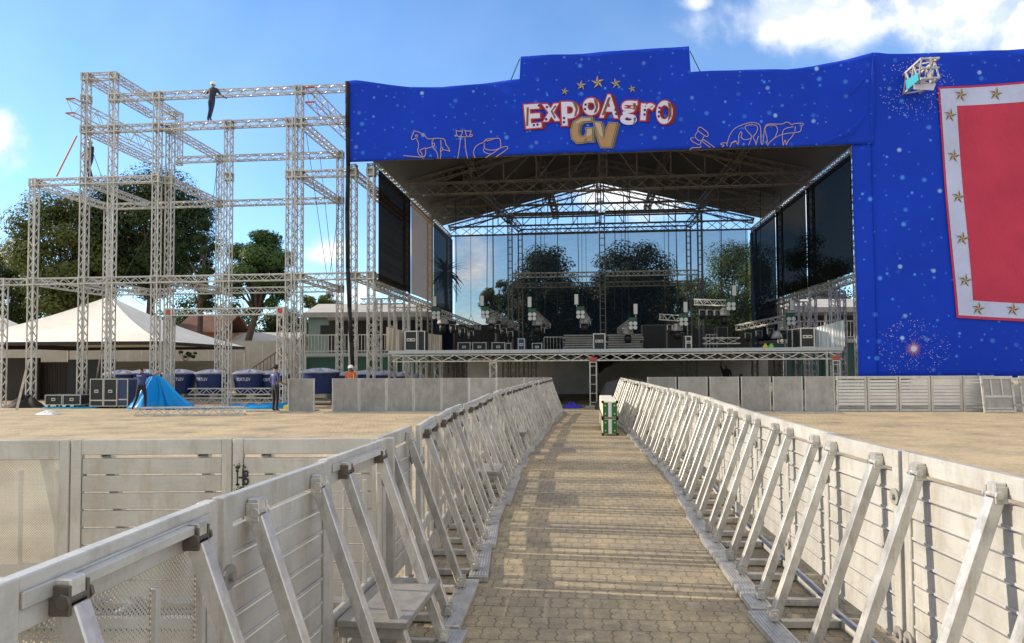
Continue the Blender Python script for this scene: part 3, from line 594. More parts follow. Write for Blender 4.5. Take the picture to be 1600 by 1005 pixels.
# front beams, node to node
def fb(k0, k1, z, v=0): beamuv(U[k0]+g, v, z, U[k1]-g, v, z)
fb('a', 'b', Z1); fb('b', 'c', Z1); fb('c', 'd', Z1); beamuv(U['d']-.17, 0, Z1, U['e']-g, 0, Z1); fb('e', 'f', Z1); fb('f2', 'h', Z1); fb('h', 'i', Z1)
fb('b', 'c', Z2); beamuv(U['c']+g, 0, Z2, U['e']-g, 0, Z2); fb('f2', 'h', Z2)
fb('c', 'd', Z3); fb('d', 'e', Z3); fb('e', 'g', Z3); fb('g', 'f', Z3); beamuv(U['f2']+g, 0, Z3, U['h']-.3, 0, Z3)
beamuv(U['d']+.05, .0, Z4, U['e']-g, 0, Z4); fb('e', 'f2', Z4); beamuv(U['f2']+g, 0, Z4, U['h']-.2, 0, Z4)
fb('c', 'd', Z5)
# back beams
for (k0, k1, z) in (('r', 'p', Z3), ('p', 'q', Z3), ('s', 'p', Z2), ('p', 'q', Z2), ('s', 'p', Z1), ('p', 'q', Z1)):
    beamuv(ub_[k0]+(g if k0 != 'r' else 0), V1, z, ub_[k1]-g, V1, z)
beamuv(U['d']-1.0, V1+.2, Z5-.02, U['d']-.12, V1+.2, Z5-.02)
# receding beams
for k, z in (('c', Z5), ('d', Z5), ('c', Z3), ('e2', Z3), ('b', Z2), ('c', Z2), ('e2', Z2), ('f2', Z3), ('f2', Z2), ('b', Z1), ('c', Z1), ('e2', Z1), ('f2', Z1), ('h', Z2), ('h', Z1), ('i', Z2-.8), ('i', Z1)):
    v0 = .18 if k == 'd' else (.53 if k == 'e2' else .17)
    beamuv(U[k], v0, z-.01, U[k], V1+(0 if k not in 'hi' else .6), z-.01)
# two deep lifting trusses with red ends
for uu, zz, v1 in ((U['c']-.35, uz(122, 172)[1], 6.3), (uz(486, 400, -.3)[0], uz(490, 155)[1], 6.0)):
    mb = MB(); truss(mb, W(uu, -.5, zz), W(uu, v1, zz), .42, .66, EZ, .5); o = mb.build('beam', 'truss_metal', sc_)
    for s in (-1, 1): r = MB(); r.bar(W(uu-.20, -.53, zz+.31*s), W(uu+.20, -.53, zz+.31*s), .045); r.build('red_end', 'red_paint', o)
# low trusses along the ground inside the tower
for (px0, px1, py, v) in ((296, 424, 612, 1.2), (280, 440, 627, .6), (140, 262, 621, 2.2)):
    u0, z = uz(px0, py, v); u1, _ = uz(px1, py, v); beamuv(u0, v, z, u1, v, z)
# small portal standing before the tower
pz = uz(300, 488, -.55)[1]; pu0 = uz(266, 500, -.55)[0]; pu1 = uz(440, 500, -.55)[0]
po = thing('truss_portal', 'low box-truss portal with red corner caps before the scaffold', 'truss', W(pu0, -.55, 0), -A0)
for u in (pu0, pu1):
    mb = MB(); truss(mb, W(u, -.55, 0), W(u, -.55, pz-.17), .3, up=EV); node_cube(mb, W(u, -.55, pz)); mb.sbox(u-.28, u+.28, -.83, -.27, .003, .03); c = mb.build('column', 'truss_metal', po)
    r = MB(); r.sbox(u-.10, u+.10, -.735, -.725, pz-.08, pz+.08); r.build('corner_cap', 'red_paint', c)
beamuv(pu0+.17, -.55, pz, pu1-.17, -.55, pz, po)
# guy wires
def wire(p0, p1, label='thin dark guy wire strung inside the scaffold', group='guy wires of the scaffold', r=.012):
    mb = MB(); mb.tube(p0, p1, r, n=5); o = mb.build('guy_wire', 'rope'); return tag(o, label, 'wire', group)
for (x0, y0, v0, x1, y1, v1) in ((137, 215, .1, 160, 280, .5), (340, 255, 3, 318, 430, 1), (478, 205, 2, 512, 440, 1.5), (500, 245, 3, 520, 430, 2), (530, 320, 3, 515, 430, 1), (250, 330, .6, 195, 430, .4)):
    wire(SW(x0, y0, v0), SW(x1, y1, v1))

# ------------------------------------------------------------------ the stage
st = thing('concert_stage', 'big roofed concert stage of trusses and decking behind the barriers', 'stage', W(10, 8, 0), -A0)
UL, UR = 1.05, 20.25
ud0 = uz(609, 550)[0]; ud1 = uz(1316, 548)[0]; ZD = 2.27
mb = MB(); mb.sbox(ud0, ud1, -.12, 17.2, ZD-.10, ZD); mb.build('deck', 'dark_wall', st)
mb = MB(); n = 18
for i in range(n): mb.sbox(ud0+(ud1-ud0)*i/n+.004, ud0+(ud1-ud0)*(i+1)/n-.004, -.16, .9, ZD+.004, ZD+.03); mb.sbox(ud0+(ud1-ud0)*i/n+.004, ud0+(ud1-ud0)*(i+1)/n-.004, -.165, -.125, ZD-.105, ZD+.035)
mb.build('deck_edge', 'deck_top', st)
beamuv(ud0+.1, .02, ZD-.29, ud1-.05, .02, ZD-.29, st, step=.52, ch=.045, dg=.035, name='deck_truss')
for px in (927, 1306):
    u = uz(px, 600)[0]; mb = MB(); truss(mb, W(u, .02, 0), W(u, .02, ZD-.46), .3, up=EV, step=.36, ladder=True); mb.sbox(u-.3, u+.3, -.28, .32, .003, .03); lg = mb.build('leg', 'truss_metal', st)
    r = MB(); r.sbox(u-.16, u+.16, -.145, -.135, ZD-.43, ZD-.30); r.build('red_cap', 'red_paint', lg)
u = uz(771, 580)[0]; mb = MB(); truss(mb, W(u, .02, 0), W(u, .02, ZD-.46), .3, up=EV); mb.build('leg', 'truss_metal', st)
rng = random.Random(11)
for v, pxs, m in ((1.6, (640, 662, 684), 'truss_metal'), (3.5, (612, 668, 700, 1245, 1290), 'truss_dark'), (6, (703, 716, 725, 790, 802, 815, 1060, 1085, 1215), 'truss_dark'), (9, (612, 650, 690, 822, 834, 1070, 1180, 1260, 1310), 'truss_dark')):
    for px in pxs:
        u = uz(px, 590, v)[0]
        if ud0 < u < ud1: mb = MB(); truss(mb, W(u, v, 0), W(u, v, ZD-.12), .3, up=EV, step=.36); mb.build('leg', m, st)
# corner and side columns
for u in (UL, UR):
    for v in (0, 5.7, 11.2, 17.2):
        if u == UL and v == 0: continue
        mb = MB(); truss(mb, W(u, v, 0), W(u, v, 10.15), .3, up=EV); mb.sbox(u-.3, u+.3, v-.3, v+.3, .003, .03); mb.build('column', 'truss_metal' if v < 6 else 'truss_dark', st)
    for a, b in ((.17, 5.53), (5.87, 11.03), (11.37, 17.03)):
        beamuv(u, a, 10.0, u, b, 10.0, st, 'truss_metal'); beamuv(u, a, 5.0, u, b, 5.0, st, 'truss_metal')
for v in (5.7, 11.2):      # extra legs under the side walks
    for u in (UR+1.3, UL-1.4): mb = MB(); truss(mb, W(u, v, 0), W(u, v, 5.0), .3, up=EV); mb.build('column', 'truss_metal', st)
for v in (2.9, 8.4):
    for u in (UL+.0, UR+.0): mb = MB(); truss(mb, W(u, v, 0), W(u, v, 4.83), .3, up=EV); mb.build('column', 'truss_metal', st)
for v in (5.7, 11.2): beamuv(UL-2.3, v, 4.85, UL-.17, v, 4.85, st); beamuv(UR+.17, v, 4.85, UR+1.3, v, 4.85, st)
# roof: gable cloth on gable trusses
UC = (UL+UR)/2; ZE = 10.75; ZA = 13.3; VB = 17.4
roof = MB(); nu, nv = 24, 14
def roofz(u): return ZA-(ZA-ZE)*abs(u-UC)/(UR-UL+1.2)*2
ur0, ur1 = UL-.6, UR+.6
P = [W(ur0+(ur1-ur0)*i/nu, -.15+(VB+.15)*j/nv, roofz(ur0+(ur1-ur0)*i/nu)-.05*math.sin(PI*((j*2) % nv)/nv)) for j in range(nv+1) for i in range(nu+1)]
roof.add(P, [(j*(nu+1)+i, j*(nu+1)+i+1, (j+1)*(nu+1)+i+1, (j+1)*(nu+1)+i) for j in range(nv) for i in range(nu)])
rf = roof.build('roof', 'tarp_roof', st, solid=.03)
for (a, b, c, d) in ((5.4, 8.6, 3.3, 6.0), (12.6, 16.6, .6, 5.2), (2.6, 4.4, 5.8, 8.5)):
    q = [W(x, y, roofz(x)-.2) for x, y in ((a, c), (b, c), (b, d), (a, d))]; dp = MB(); dp.add(q, [(0, 1, 2, 3)]); dp.build('roof_patch', 'black_fabric', rf)
for v in (.35, 5.7, 11.2, 17.2):
    md = 'truss_dark'
    for s in (-1, 1):
        ue = UC+s*(UR-UL)/2
        beamuv(ue, v, roofz(ue)-.35, UC-.0*s+s*.15, v, ZA-.42, st, md, .3, .36, .5, 'roof_truss')
        if v > 1:
            beamuv(ue, v, 10.32, UC+s*.02, v, 10.32, st, md, .36, .62, .75, 'roof_truss', ch=.055, dg=.035)
            for k in range(1, 6):     # struts from the tie up to the rafters
                u = ue-s*(UR-UL)/2*k/6; w = MB()
                w.bar(W(u, v, 10.62), W(u+s*.0, v, roofz(u)-.5), .06); w.bar(W(u, v, 10.62), W(u-s*1.4, v, roofz(u-s*1.4)-.5), .045); w.build('strut', md, st)
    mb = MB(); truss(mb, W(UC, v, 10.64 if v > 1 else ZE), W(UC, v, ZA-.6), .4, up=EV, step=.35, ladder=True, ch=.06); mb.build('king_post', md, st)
# long ridge and purlin trusses
for u, z in ((UC, ZA-.55), (UC-3.2, roofz(UC-3.2)-.35), (UC+3.2, roofz(UC+3.2)-.35), (UC-6.3, roofz(UC-6.3)-.35), (UC+6.3, roofz(UC+6.3)-.35)):
    for a, b in ((.52, 5.5), (5.9, 11.0), (11.4, 17.0)): beamuv(u, a, z, u, b, z, st, 'truss_dark', .3, .34, .35, 'purlin_truss', ladder=True)
# heavy diagonal ladders down to the inner frame
for (x0, y0, v0, x1, y1, v1) in ((728, 275, 6.0, 797, 345, 14), (846, 256, 8.0, 869, 338, 14), (1036, 252, 8.0, 1010, 328, 14), (1155, 245, 6.0, 1092, 322, 14)):
    mb = MB(); truss(mb, SW(x0, y0, v0), SW(x1, y1, v1), .34, .4, EZ, .4, ladder=True, ch=.06, dg=.04); mb.build('roof_truss', 'truss_dark', st)
# inner frame hung before the backdrop
VI = 14.2
ui0, ui1 = uz(797, 400, VI)[0], uz(1094, 400, VI)[0]; uim = uz(941, 400, VI)[0]; zt = uz(797, 338, VI)[1]; zm = uz(850, 430, VI)[1]
fr = thing('inner_truss_frame', 'dark inner truss frame of posts and beams before the see-through backdrop', 'truss', W(uim, VI, 0), -A0)
for u, w in ((ui0, .3), (ui1, .3), (uim, .36)):
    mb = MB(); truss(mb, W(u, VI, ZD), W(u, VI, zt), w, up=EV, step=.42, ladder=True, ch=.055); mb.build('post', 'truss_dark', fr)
for z, m in ((zt+.02, 'truss_dark'), (zm, 'truss_metal'), (zm-.62, 'truss_dark')):
    for a, b in ((ui0+.16, uim-.19), (uim+.19, ui1-.16)): beamuv(a, VI, z, b, VI, z, fr, m)
vb = 16.4
b0, b1 = uz(813, 400, vb)[0], uz(1076, 400, vb)[0]
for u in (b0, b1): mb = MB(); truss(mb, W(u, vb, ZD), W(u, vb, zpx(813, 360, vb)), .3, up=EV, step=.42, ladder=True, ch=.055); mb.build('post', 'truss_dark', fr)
beamuv(b0, vb, zpx(813, 362, vb), b1, vb, zpx(813, 362, vb), fr, 'truss_dark')
for u, us in ((ui0, b0), (ui1, b1)): beamuv(u, VI+.2, zt-.1, us, vb-.1, zpx(813, 358, vb), fr, 'truss_dark', .34, .4, .35)

# ------------------------------------------------------------------ cloth screens hung in the stage
def screen(name, m, label, cat, p, nx=14, nz=14, amp=.03, group=None, seed=0):
    """sheet through four corners p[0..3] (bottom-left, bottom-right, top-right, top-left), with slack folds"""
    rr = random.Random(seed); ph = [rr.uniform(0, 6) for _ in range(4)]; a, b, c, d = [Vector(q) for q in p]
    nrm = (b-a).cross(d-a).normalized(); P = []
    for j in range(nz+1):
        for i in range(nx+1):
            s, t = i/nx, j/nz; q = (a*(1-s)+b*s)*(1-t)+(d*(1-s)+c*s)*t
            q = q+nrm*amp*(math.sin(s*9+ph[0]+t*2)*.6+math.sin(s*4-t*7+ph[1]))*min(1, 6*min(s, 1-s, 1-t)+.1); P.append(q)
    mb = MB(); mb.add(P, [(j*(nx+1)+i, j*(nx+1)+i+1, (j+1)*(nx+1)+i+1, (j+1)*(nx+1)+i) for j in range(nz) for i in range(nx)])
    o = mb.build(name, m, base=P[0], rz=-A0, smooth=True); return tag(o, label, cat, group)
us_ = UL+.22; grp = 'cloth screens on the stage sides'
def side(u, va, vb_, z0, z1, m, lab, seed, z0b=None, z1b=None):
    screen('mesh_screen', m, lab, 'screen', (W(u, va, z0), W(u, vb_, z0b or z0), W(u, vb_, z1b or z1), W(u, va, z1)), group=grp, seed=seed)
side(us_, -.12, 5.62, 5.2, 9.8, 'scrim_black', 'black mesh screen on the left stage side, nearest the banner edge', 1)
side(us_, 5.72, 11.12, 5.2, 9.8, 'scrim_brown', 'brownish see-through mesh screen on the left stage side, behind the black one', 2)
side(us_, 11.2, 17.3, 2.6, 9.8, 'scrim_navy', 'tall navy-black cloth on the left stage side, deepest in', 3)
side(UR-.22, -.12, 5.62, 5.2, 9.8, 'scrim_right', 'dark see-through mesh screen on the right stage side, nearest the blue banner', 4)
side(UR-.22, 5.72, 11.12, 5.2, 9.8, 'scrim_right', 'dark mesh screen on the right stage side, middle of three', 5)
side(UR-.22, 11.2, 17.3, 2.6, 9.8, 'scrim_navy', 'tall navy-black cloth on the right stage side, deepest in', 6)
screen('stage_backdrop', 'scrim_back', 'wide see-through mesh backdrop across the rear of the stage', 'backdrop', (W(UL+.3, 17.55, ZD), W(UR-.3, 17.55, ZD), W(UR-.3, 17.55, 10.05), W(UL+.3, 17.55, 10.05)), 30, 12, .04, seed=9)

# ------------------------------------------------------------------ blue printed banner
VBAN = -.42
def bz(px, py): return SP(px, py, VBAN)
def wave(u, z): return .02*math.sin(u*3.1+math.sin(z*.9))*math.sin(z*.31+.4)+.055*math.sin(u*.9+z*.35)+.03*math.sin(u*1.9-z*.8+1)+.05*math.sin(z*.5+u*.16)
ban = thing('stage_banner', 'huge blue printed cloth banner over the stage front and its right wing', 'banner', W(13, VBAN, 9), -A0)
def cloth(poly_top, poly_bot, nx, nz, name, off=0.0, seed=0, parent=ban, m='banner_cloth', sag=1.0):
    """cloth between a top and a bottom pixel polyline (both left to right)"""
    T = [bz(*p) for p in poly_top]; B = [bz(*p) for p in poly_bot]
    def lerp(poly, u):
        if u <= poly[0][0]: return poly[0][1]
        for (a, b), (c, d) in zip(poly, poly[1:]):
            if u <= c: return b+(d-b)*(u-a)/max(1e-6, c-a)
        return poly[-1][1]
    u0 = (T[0][0]+B[0][0])/2; u1 = (T[-1][0]+B[-1][0])/2; P = []
    for j in range(nz+1):
        for i in range(nx+1):
            u = u0+(u1-u0)*i/nx; zt_ = lerp(T, u); zb_ = lerp(B, u); z = zb_+(zt_-zb_)*j/nz
            P.append(W(u, VBAN+off+wave(u, z)*sag, z))
    mb = MB(); mb.add(P, [(j*(nx+1)+i, j*(nx+1)+i+1, (j+1)*(nx+1)+i+1, (j+1)*(nx+1)+i) for j in range(nz) for i in range(nx)])
    return mb.build(name, m, parent, smooth=True, solid=.02)
top = [(541, 127), (556, 126), (580, 129), (640, 135), (690, 135), (730, 132), (770, 128), (812, 124)]
top2 = [(1078, 113), (1120, 111), (1165, 108), (1230, 108), (1270, 103), (1320, 94), (1364, 84)]
bot = [(545, 254), (700, 247), (900, 239), (1100, 232), (1364, 224)]
head = cloth(top+[(813, 88.5), (940, 80), (1076.5, 73)]+top2, bot, 420, 24, 'header_cloth')
tw = [(1366, 84), (1385, 85.5), (1450, 83), (1520, 80), (1610, 76), (1760, 70), (1900, 66)]
wing = cloth(tw, [(1366, 590), (1700, 590), (1900, 590)], 60, 44, 'wing_cloth', off=.02)
cloth([(1334, 226), (1378, 222)], [(1341, 590), (1378, 590)], 6, 40, 'jamb_cloth', off=.05)
# folds where the header meets the wing
fl = MB()
for (x0, y0, x1, y1) in ((1362, 88, 1363, 228), (1300, 225, 1352, 185), (1280, 226, 1345, 200), (1320, 222, 1358, 170), (1325, 152, 1350, 122)):
    u0, z0 = bz(x0, y0); u1, z1 = bz(x1, y1); prev = None; pts_ = []
    for k in range(13): t = k/12; u_ = u0+(u1-u0)*t; z_ = z0+(z1-z0)*t; pts_.append((u_, z_))
    d = Vector((u1-u0, z1-z0)).normalized(); nx_, nz_ = -d.y, d.x
    for k, (u_, z_) in enumerate(pts_):
        t = k/12; wdt = .10*math.sin(PI*t)+.004
        fl.v += [W(u_-nx_*wdt, VBAN+wave(u_, z_)-.006, z_-nz_*wdt), W(u_, VBAN+wave(u_, z_)-.006-.085*math.sin(PI*t), z_), W(u_+nx_*wdt, VBAN+wave(u_, z_)-.006, z_+nz_*wdt)]
    o = len(fl.v)-39
    for k in range(12):
        a = o+3*k
        fl.f += [(a, a+1, a+4, a+3), (a+1, a+2, a+5, a+4)]; fl.m += [0, 0]
fl.build('cloth_fold', 'banner_cloth', head, smooth=True)

# prints lie on the cloth: pixel outlines -> banner plane
OFF = -.035
def pp(px, py, k=0): u, z = bz(px, py); return W(u, VBAN+wave(u, z)+OFF-k*.004, z)
def poly_print(mb, pts_, k=0): mb.add([pp(x, y, k) for x, y in pts_], [tuple(range(len(pts_)))])
def ribbon(mb, pts_, wpx=1.5, k=0, closed=False):
    n = len(pts_); Q = []
    for i, (x, y) in enumerate(pts_):
        x0, y0 = pts_[max(0, i-1)]; x1, y1 = pts_[min(n-1, i+1)]
        d = math.hypot(x1-x0, y1-y0) or 1; nx_, ny_ = -(y1-y0)/d*wpx/2, (x1-x0)/d*wpx/2
        Q += [pp(x-nx_, y-ny_, k), pp(x+nx_, y+ny_, k)]
    mb.add(Q, [(2*i, 2*i+1, 2*i+3, 2*i+2) for i in range(n-1)])
def smooth(pts_, it=2):
    for _ in range(it):
        q = [pts_[0]]
        for a, b in zip(pts_, pts_[1:]): q += [(a[0]*.75+b[0]*.25, a[1]*.75+b[1]*.25), (a[0]*.25+b[0]*.75, a[1]*.25+b[1]*.75)]
        pts_ = q+[pts_[-1]]
    return pts_
def glyph(ch, offset):
    cu = bpy.data.curves.new('g', 'FONT'); cu.body = ch; cu.size = 1; cu.resolution_u = 6
    o = bpy.data.objects.new('g', cu); COL.objects.link(o)
    bpy.context.view_layer.update(); dg = bpy.context.evaluated_depsgraph_get(); me0 = bpy.data.meshes.new_from_object(o.evaluated_get(dg))
    xs = [v.co.x for v in me0.vertices]; ys = [v.co.y for v in me0.vertices]; bb = (min(xs), max(xs), min(ys), max(ys)); bpy.data.meshes.remove(me0)
    cu.offset = offset; bpy.context.view_layer.update(); dg = bpy.context.evaluated_depsgraph_get(); me = bpy.data.meshes.new_from_object(o.evaluated_get(dg))
    vs = [(v.co.x, v.co.y) for v in me.vertices]; fs = [tuple(p.vertices) for p in me.polygons]
    bpy.data.objects.remove(o); bpy.data.curves.remove(cu); bpy.data.meshes.remove(me)
    return vs, fs, bb
def put_glyph(mb, ch, box, offset, k, rot=0, shift=(0, 0), shear=0):
    vs, fs, bb = glyph(ch, offset); x0, x1, y0, y1 = box; cx, cy = (x0+x1)/2, (y0+y1)/2; P = []
    for x, y in vs:
        sx = (x-bb[0])/(bb[1]-bb[0])-.5; sy = (y-bb[2])/(bb[3]-bb[2])-.5
        X = sx*(x1-x0); Y = -sy*(y1-y0); X, Y = X*math.cos(rot)-Y*math.sin(rot), X*math.sin(rot)+Y*math.cos(rot)
        P.append(pp(cx+X+shift[0], cy+Y+shift[1]+shear*X, k))
    mb.add(P, fs)
def zc(x, y): return (800+x/5.926, 120+y/5.926)
LET = [('E', (130, 255, 268, 470), -.10), ('x', (300, 425, 262, 405), -.06), ('p', (470, 610, 240, 445), -.04), ('o', (665, 800, 203, 345), -.02), ('A', (822, 975, 172, 370), .02), ('g', (1012, 1150, 225, 430), .03), ('r', (1203, 1310, 250, 390), .05), ('O', (1342, 1480, 232, 430), .03)]
layers = [MB() for _ in range(6)]
for ch, (x0, x1, y0, y1), rot in LET:
    a = zc(x0, y0); b = zc(x1, y1); bx = (a[0], b[0], a[1], b[1]); w = b[0]-a[0]
    put_glyph(layers[1], ch, bx, .045, 1, rot, (3.2, .8)); put_glyph(layers[0], ch, bx, .045, 0, rot, (5.6, 1.4))
    put_glyph(layers[2], ch, bx, .070, 2, rot); put_glyph(layers[3], ch, bx, .030, 3, rot)
for poly in (((138, 290), (158, 290), (152, 460), (132, 462)), ((400, 265), (414, 275), (375, 318), (408, 380), (395, 392), (358, 322)), ((560, 232), (600, 240), (612, 300), (596, 360), (575, 372), (590, 300)), ((755, 200), (790, 215), (800, 270), (785, 325), (755, 340), (775, 280)),
             ((890, 190), (915, 190), (855, 355), (830, 355)), ((1118, 235), (1150, 240), (1142, 300), (1118, 295), (1130, 270)), ((1118, 360), (1152, 370), (1140, 425), (1110, 425), (1130, 395)), ((1268, 282), (1308, 262), (1300, 280)), ((1440, 238), (1478, 260), (1476, 370), (1440, 422), (1455, 330))):
    poly_print(layers[4], [zc(*p) for p in poly], 4)
def disc(mb, x, y, rx, ry, k, n=12): poly_print(mb, [(x+rx*math.cos(2*PI*i/n), y-ry*math.sin(2*PI*i/n)) for i in range(n)], k)
for (x, y) in ((250, 270), (203, 452), (237, 447), (324, 283), (317, 397), (482, 385), (481, 424), (681, 257), (676, 298), (958, 303), (965, 341), (1068, 378), (1231, 303), (1227, 344), (1366, 287), (1362, 326), (1359, 367)):
    disc(layers[5], *zc(x, y), 1.9, 2.1, 5)
le = layers[0].build('lettering', 'print_dkred', head)
for mb, n_, m in ((layers[1], 'letter_side', 'print_dkred'), (layers[2], 'letter_outline', 'print_red'), (layers[3], 'letter_face', 'print_white'), (layers[4], 'letter_inlay', 'print_brown'), (layers[5], 'letter_stud', 'print_navy')):
    mb.build(n_, m, le)
# GV in gold
def P_(l): return [zc(*p) for p in l]
G_out = [(738, 378), (640, 380), (570, 420), (545, 500), (556, 580), (600, 620), (660, 612), (690, 570), (690, 604), (745, 604), (745, 475), (685, 480), (690, 520), (668, 560), (632, 560), (612, 520), (622, 450), (660, 420), (735, 415)]
V_out = [(757, 418), (822, 422), (838, 470), (850, 580), (875, 480), (900, 425), (972, 428), (955, 500), (915, 652), (825, 655), (800, 600)]
def grow(pts_, d):
    cx = sum(p[0] for p in pts_)/len(pts_); cy = sum(p[1] for p in pts_)/len(pts_); area = sum(a[0]*b[1]-b[0]*a[1] for a, b in zip(pts_, pts_[1:]+pts_[:1])); sg = 1 if area > 0 else -1; out = []
    n = len(pts_)
    for i in range(n):
        a, b, c = pts_[i-1], pts_[i], pts_[(i+1) % n]
        e1 = Vector((b[0]-a[0], b[1]-a[1])).normalized(); e2 = Vector((c[0]-b[0], c[1]-b[1])).normalized()
        nn = Vector((e1.y+e2.y, -(e1.x+e2.x))); l = nn.length or 1; nn = nn/l; k = d/max(.5, (1+e1.dot(e2))**.5/1.414)
        out.append((b[0]+nn.x*k*sg, b[1]+nn.y*k*sg))
    return out
for sh, shine in ((G_out, [[(640, 385), (732, 383), (728, 408), (650, 414), (600, 440), (590, 425)], [(692, 490), (738, 482), (738, 540), (694, 560)]]), (V_out, [[(765, 424), (815, 427), (832, 480), (842, 560), (812, 540)]])):
    gl = [MB() for _ in range(5)]
    poly_print(gl[0], P_([(x+26, y+5) for x, y in grow(sh, 5)]), 5); poly_print(gl[1], P_(grow(sh, 8)), 6); poly_print(gl[2], P_(grow(sh, 4)), 7); poly_print(gl[3], P_(grow(sh, -3)), 8)
    for q in shine: poly_print(gl[4], P_(q), 9)
    go = gl[0].build('lettering', 'print_golddk', head)
    for mb, n_, m in ((gl[1], 'letter_outline', 'print_goldl'), (gl[2], 'letter_rim', 'print_golddk'), (gl[3], 'letter_face', 'print_gold'), (gl[4], 'letter_shine', 'print_goldl')): mb.build(n_, m, go)
# faceted stars
def star(parent, x, y, r, rot=0.0, k=3):
    mb = MB(); c = (x, y); P10 = []
    for i in range(10):
        a = -PI/2+rot+i*PI/5; rr_ = r if i % 2 == 0 else r*.40; P10.append((x+rr_*math.cos(a), y+rr_*math.sin(a)))
    for i in range(10):
        mb.mi = 0 if i % 2 else 1; mb.add([pp(*c, k), pp(*P10[i], k), pp(*P10[(i+1) % 10], k)], [(0, 1, 2)])
    mb.build('star', ['print_goldl', 'print_golddk'], parent)
for (x, y, r, ro) in ((882.5, 142.6, 6.5, .25), (908, 132.5, 8.5, .1), (934, 128, 11, -.05), (962, 130, 8.5, -.15), (987.6, 138, 6.5, -.2)): star(head, x, y, r, ro)
# rope-drawn pictures along the bottom edge
def zh(x, y): return (630+x/8, 180+y/8)
def zb(x, y): return (1060+x/7.62, 170+y/7.62)
HORSE = [[(10, 515), (130, 528), (265, 535), (285, 500), (285, 425)], [(285, 425), (350, 405), (385, 390), (400, 365), (375, 345), (362, 370), (372, 405), (430, 470), (435, 545)], [(270, 530), (240, 520), (245, 495), (215, 460), (215, 440), (285, 415)], [(235, 522), (210, 515), (182, 450), (200, 405), (195, 345), (165, 290), (140, 310), (118, 320), (105, 295), (140, 215), (135, 200), (160, 208), (210, 220), (240, 245), (275, 260), (300, 300), (345, 300), (400, 290), (500, 293), (522, 310), (532, 370), (560, 400), (588, 460), (560, 440), (500, 435), (485, 400)], [(162, 285), (160, 250), (185, 255), (180, 290)], [(365, 370), (360, 330), (385, 300)], [(470, 310), (475, 395), (465, 440), (475, 500), (462, 550)], [(490, 400), (492, 440), (470, 460)]]
POST = [[(660, 180), (668, 260), (720, 272), (745, 180), (735, 200), (668, 195)], [(770, 180), (790, 265), (830, 265), (850, 180), (845, 198), (775, 195)], [(640, 255), (660, 240), (665, 262), (645, 262)], [(840, 240), (870, 245), (855, 265), (830, 268)], [(715, 268), (790, 268)], [(715, 280), (700, 430), (680, 540)], [(772, 280), (780, 440), (805, 540)]]
HAT = [[(900, 535), (875, 480), (890, 410), (940, 360), (1005, 345), (1025, 305), (1080, 295), (1140, 300), (1220, 290), (1222, 410)], [(1025, 320), (1060, 325), (1140, 300)], [(1015, 350), (1012, 415), (1060, 440), (1150, 445), (1220, 415), (1290, 395), (1315, 410), (1290, 445), (1160, 530)], [(1010, 415), (1000, 450), (1040, 480), (1100, 495)], [(1030, 535), (1110, 490), (1215, 420)]]
GAV = [[(230, 245), (245, 222), (270, 222), (355, 290), (355, 325), (335, 340), (230, 265), (230, 245)], [(230, 270), (185, 335), (265, 400), (305, 330)], [(185, 350), (150, 345), (142, 375), (240, 435), (268, 415), (265, 395)], [(285, 375), (305, 370), (430, 465)], [(275, 385), (380, 465)], [(135, 490), (160, 462), (270, 465), (265, 440)]]
BULL = [[(575, 450), (580, 400), (620, 290), (680, 225), (780, 185), (860, 165), (930, 172), (980, 205), (978, 380), (985, 430), (1005, 425), (1025, 210), (1060, 180), (1250, 182), (1280, 150), (1330, 158), (1350, 185), (1390, 165), (1490, 160), (1500, 180), (1470, 200), (1470, 255), (1440, 270), (1270, 290), (1170, 330), (1090, 390), (1060, 440)], [(575, 410), (510, 410), (500, 430), (550, 440), (515, 460)], [(610, 460), (640, 400), (690, 380), (700, 440), (720, 400), (710, 330), (740, 272), (758, 290), (740, 345), (780, 378), (850, 365), (880, 335), (800, 255), (785, 215), (830, 195), (910, 195), (945, 220), (930, 290), (880, 340), (915, 400), (920, 440)], [(620, 410), (680, 395)], [(830, 440), (865, 360)], [(920, 430), (950, 330)], [(1030, 250), (1040, 210), (1090, 195), (1160, 195), (1188, 240), (1170, 300), (1150, 345), (1085, 400)], [(1030, 260), (1060, 370), (1050, 430)], [(1250, 430), (1240, 330), (1245, 260), (1280, 225), (1380, 205)], [(1385, 285), (1350, 340), (1310, 375), (1290, 440), (1282, 360), (1265, 380), (1255, 430)], [(1400, 200), (1395, 260)]]
for lines, f in ((HORSE, zh), (POST, zh), (HAT, zh), (GAV, zb), (BULL, zb)):
    mb = MB()
    for k, l in enumerate(lines): ribbon(mb, [f(*p) for p in smooth(l)], 1.15, 1+k*.12)
    mb.build('rope_drawing', 'print_line', head)
# framed red panel printed on the wing
fp = MB()
def quadgrid(mb, tl, tr, br, bl, k, n=24):
    P = []
    for j in range(n+1):
        for i in range(n+1):
            s, t = i/n, j/n; P.append(pp((tl[0]*(1-s)+tr[0]*s)*(1-t)+(bl[0]*(1-s)+br[0]*s)*t, (tl[1]*(1-s)+tr[1]*s)*(1-t)+(bl[1]*(1-s)+br[1]*s)*t, k))
    mb.add(P, [(j*(n+1)+i, j*(n+1)+i+1, (j+1)*(n+1)+i+1, (j+1)*(n+1)+i) for j in range(n) for i in range(n)])
quadgrid(fp, (1463.5, 137.5), (1900, 108), (1900, 520), (1492, 497), 0); wp = fp.build('panel_print', 'panel_cloth', wing, smooth=True)
fp = MB(); quadgrid(fp, (1467, 140.5), (1897, 112), (1897, 515), (1495, 493), 2); fp.build('panel_band', 'band_cloth', wp, smooth=True)
fp = MB(); quadgrid(fp, (1494.5, 166), (1860, 144), (1860, 490), (1517.5, 470), 4); fp.build('panel_field', 'panel_cloth', wp, smooth=True)
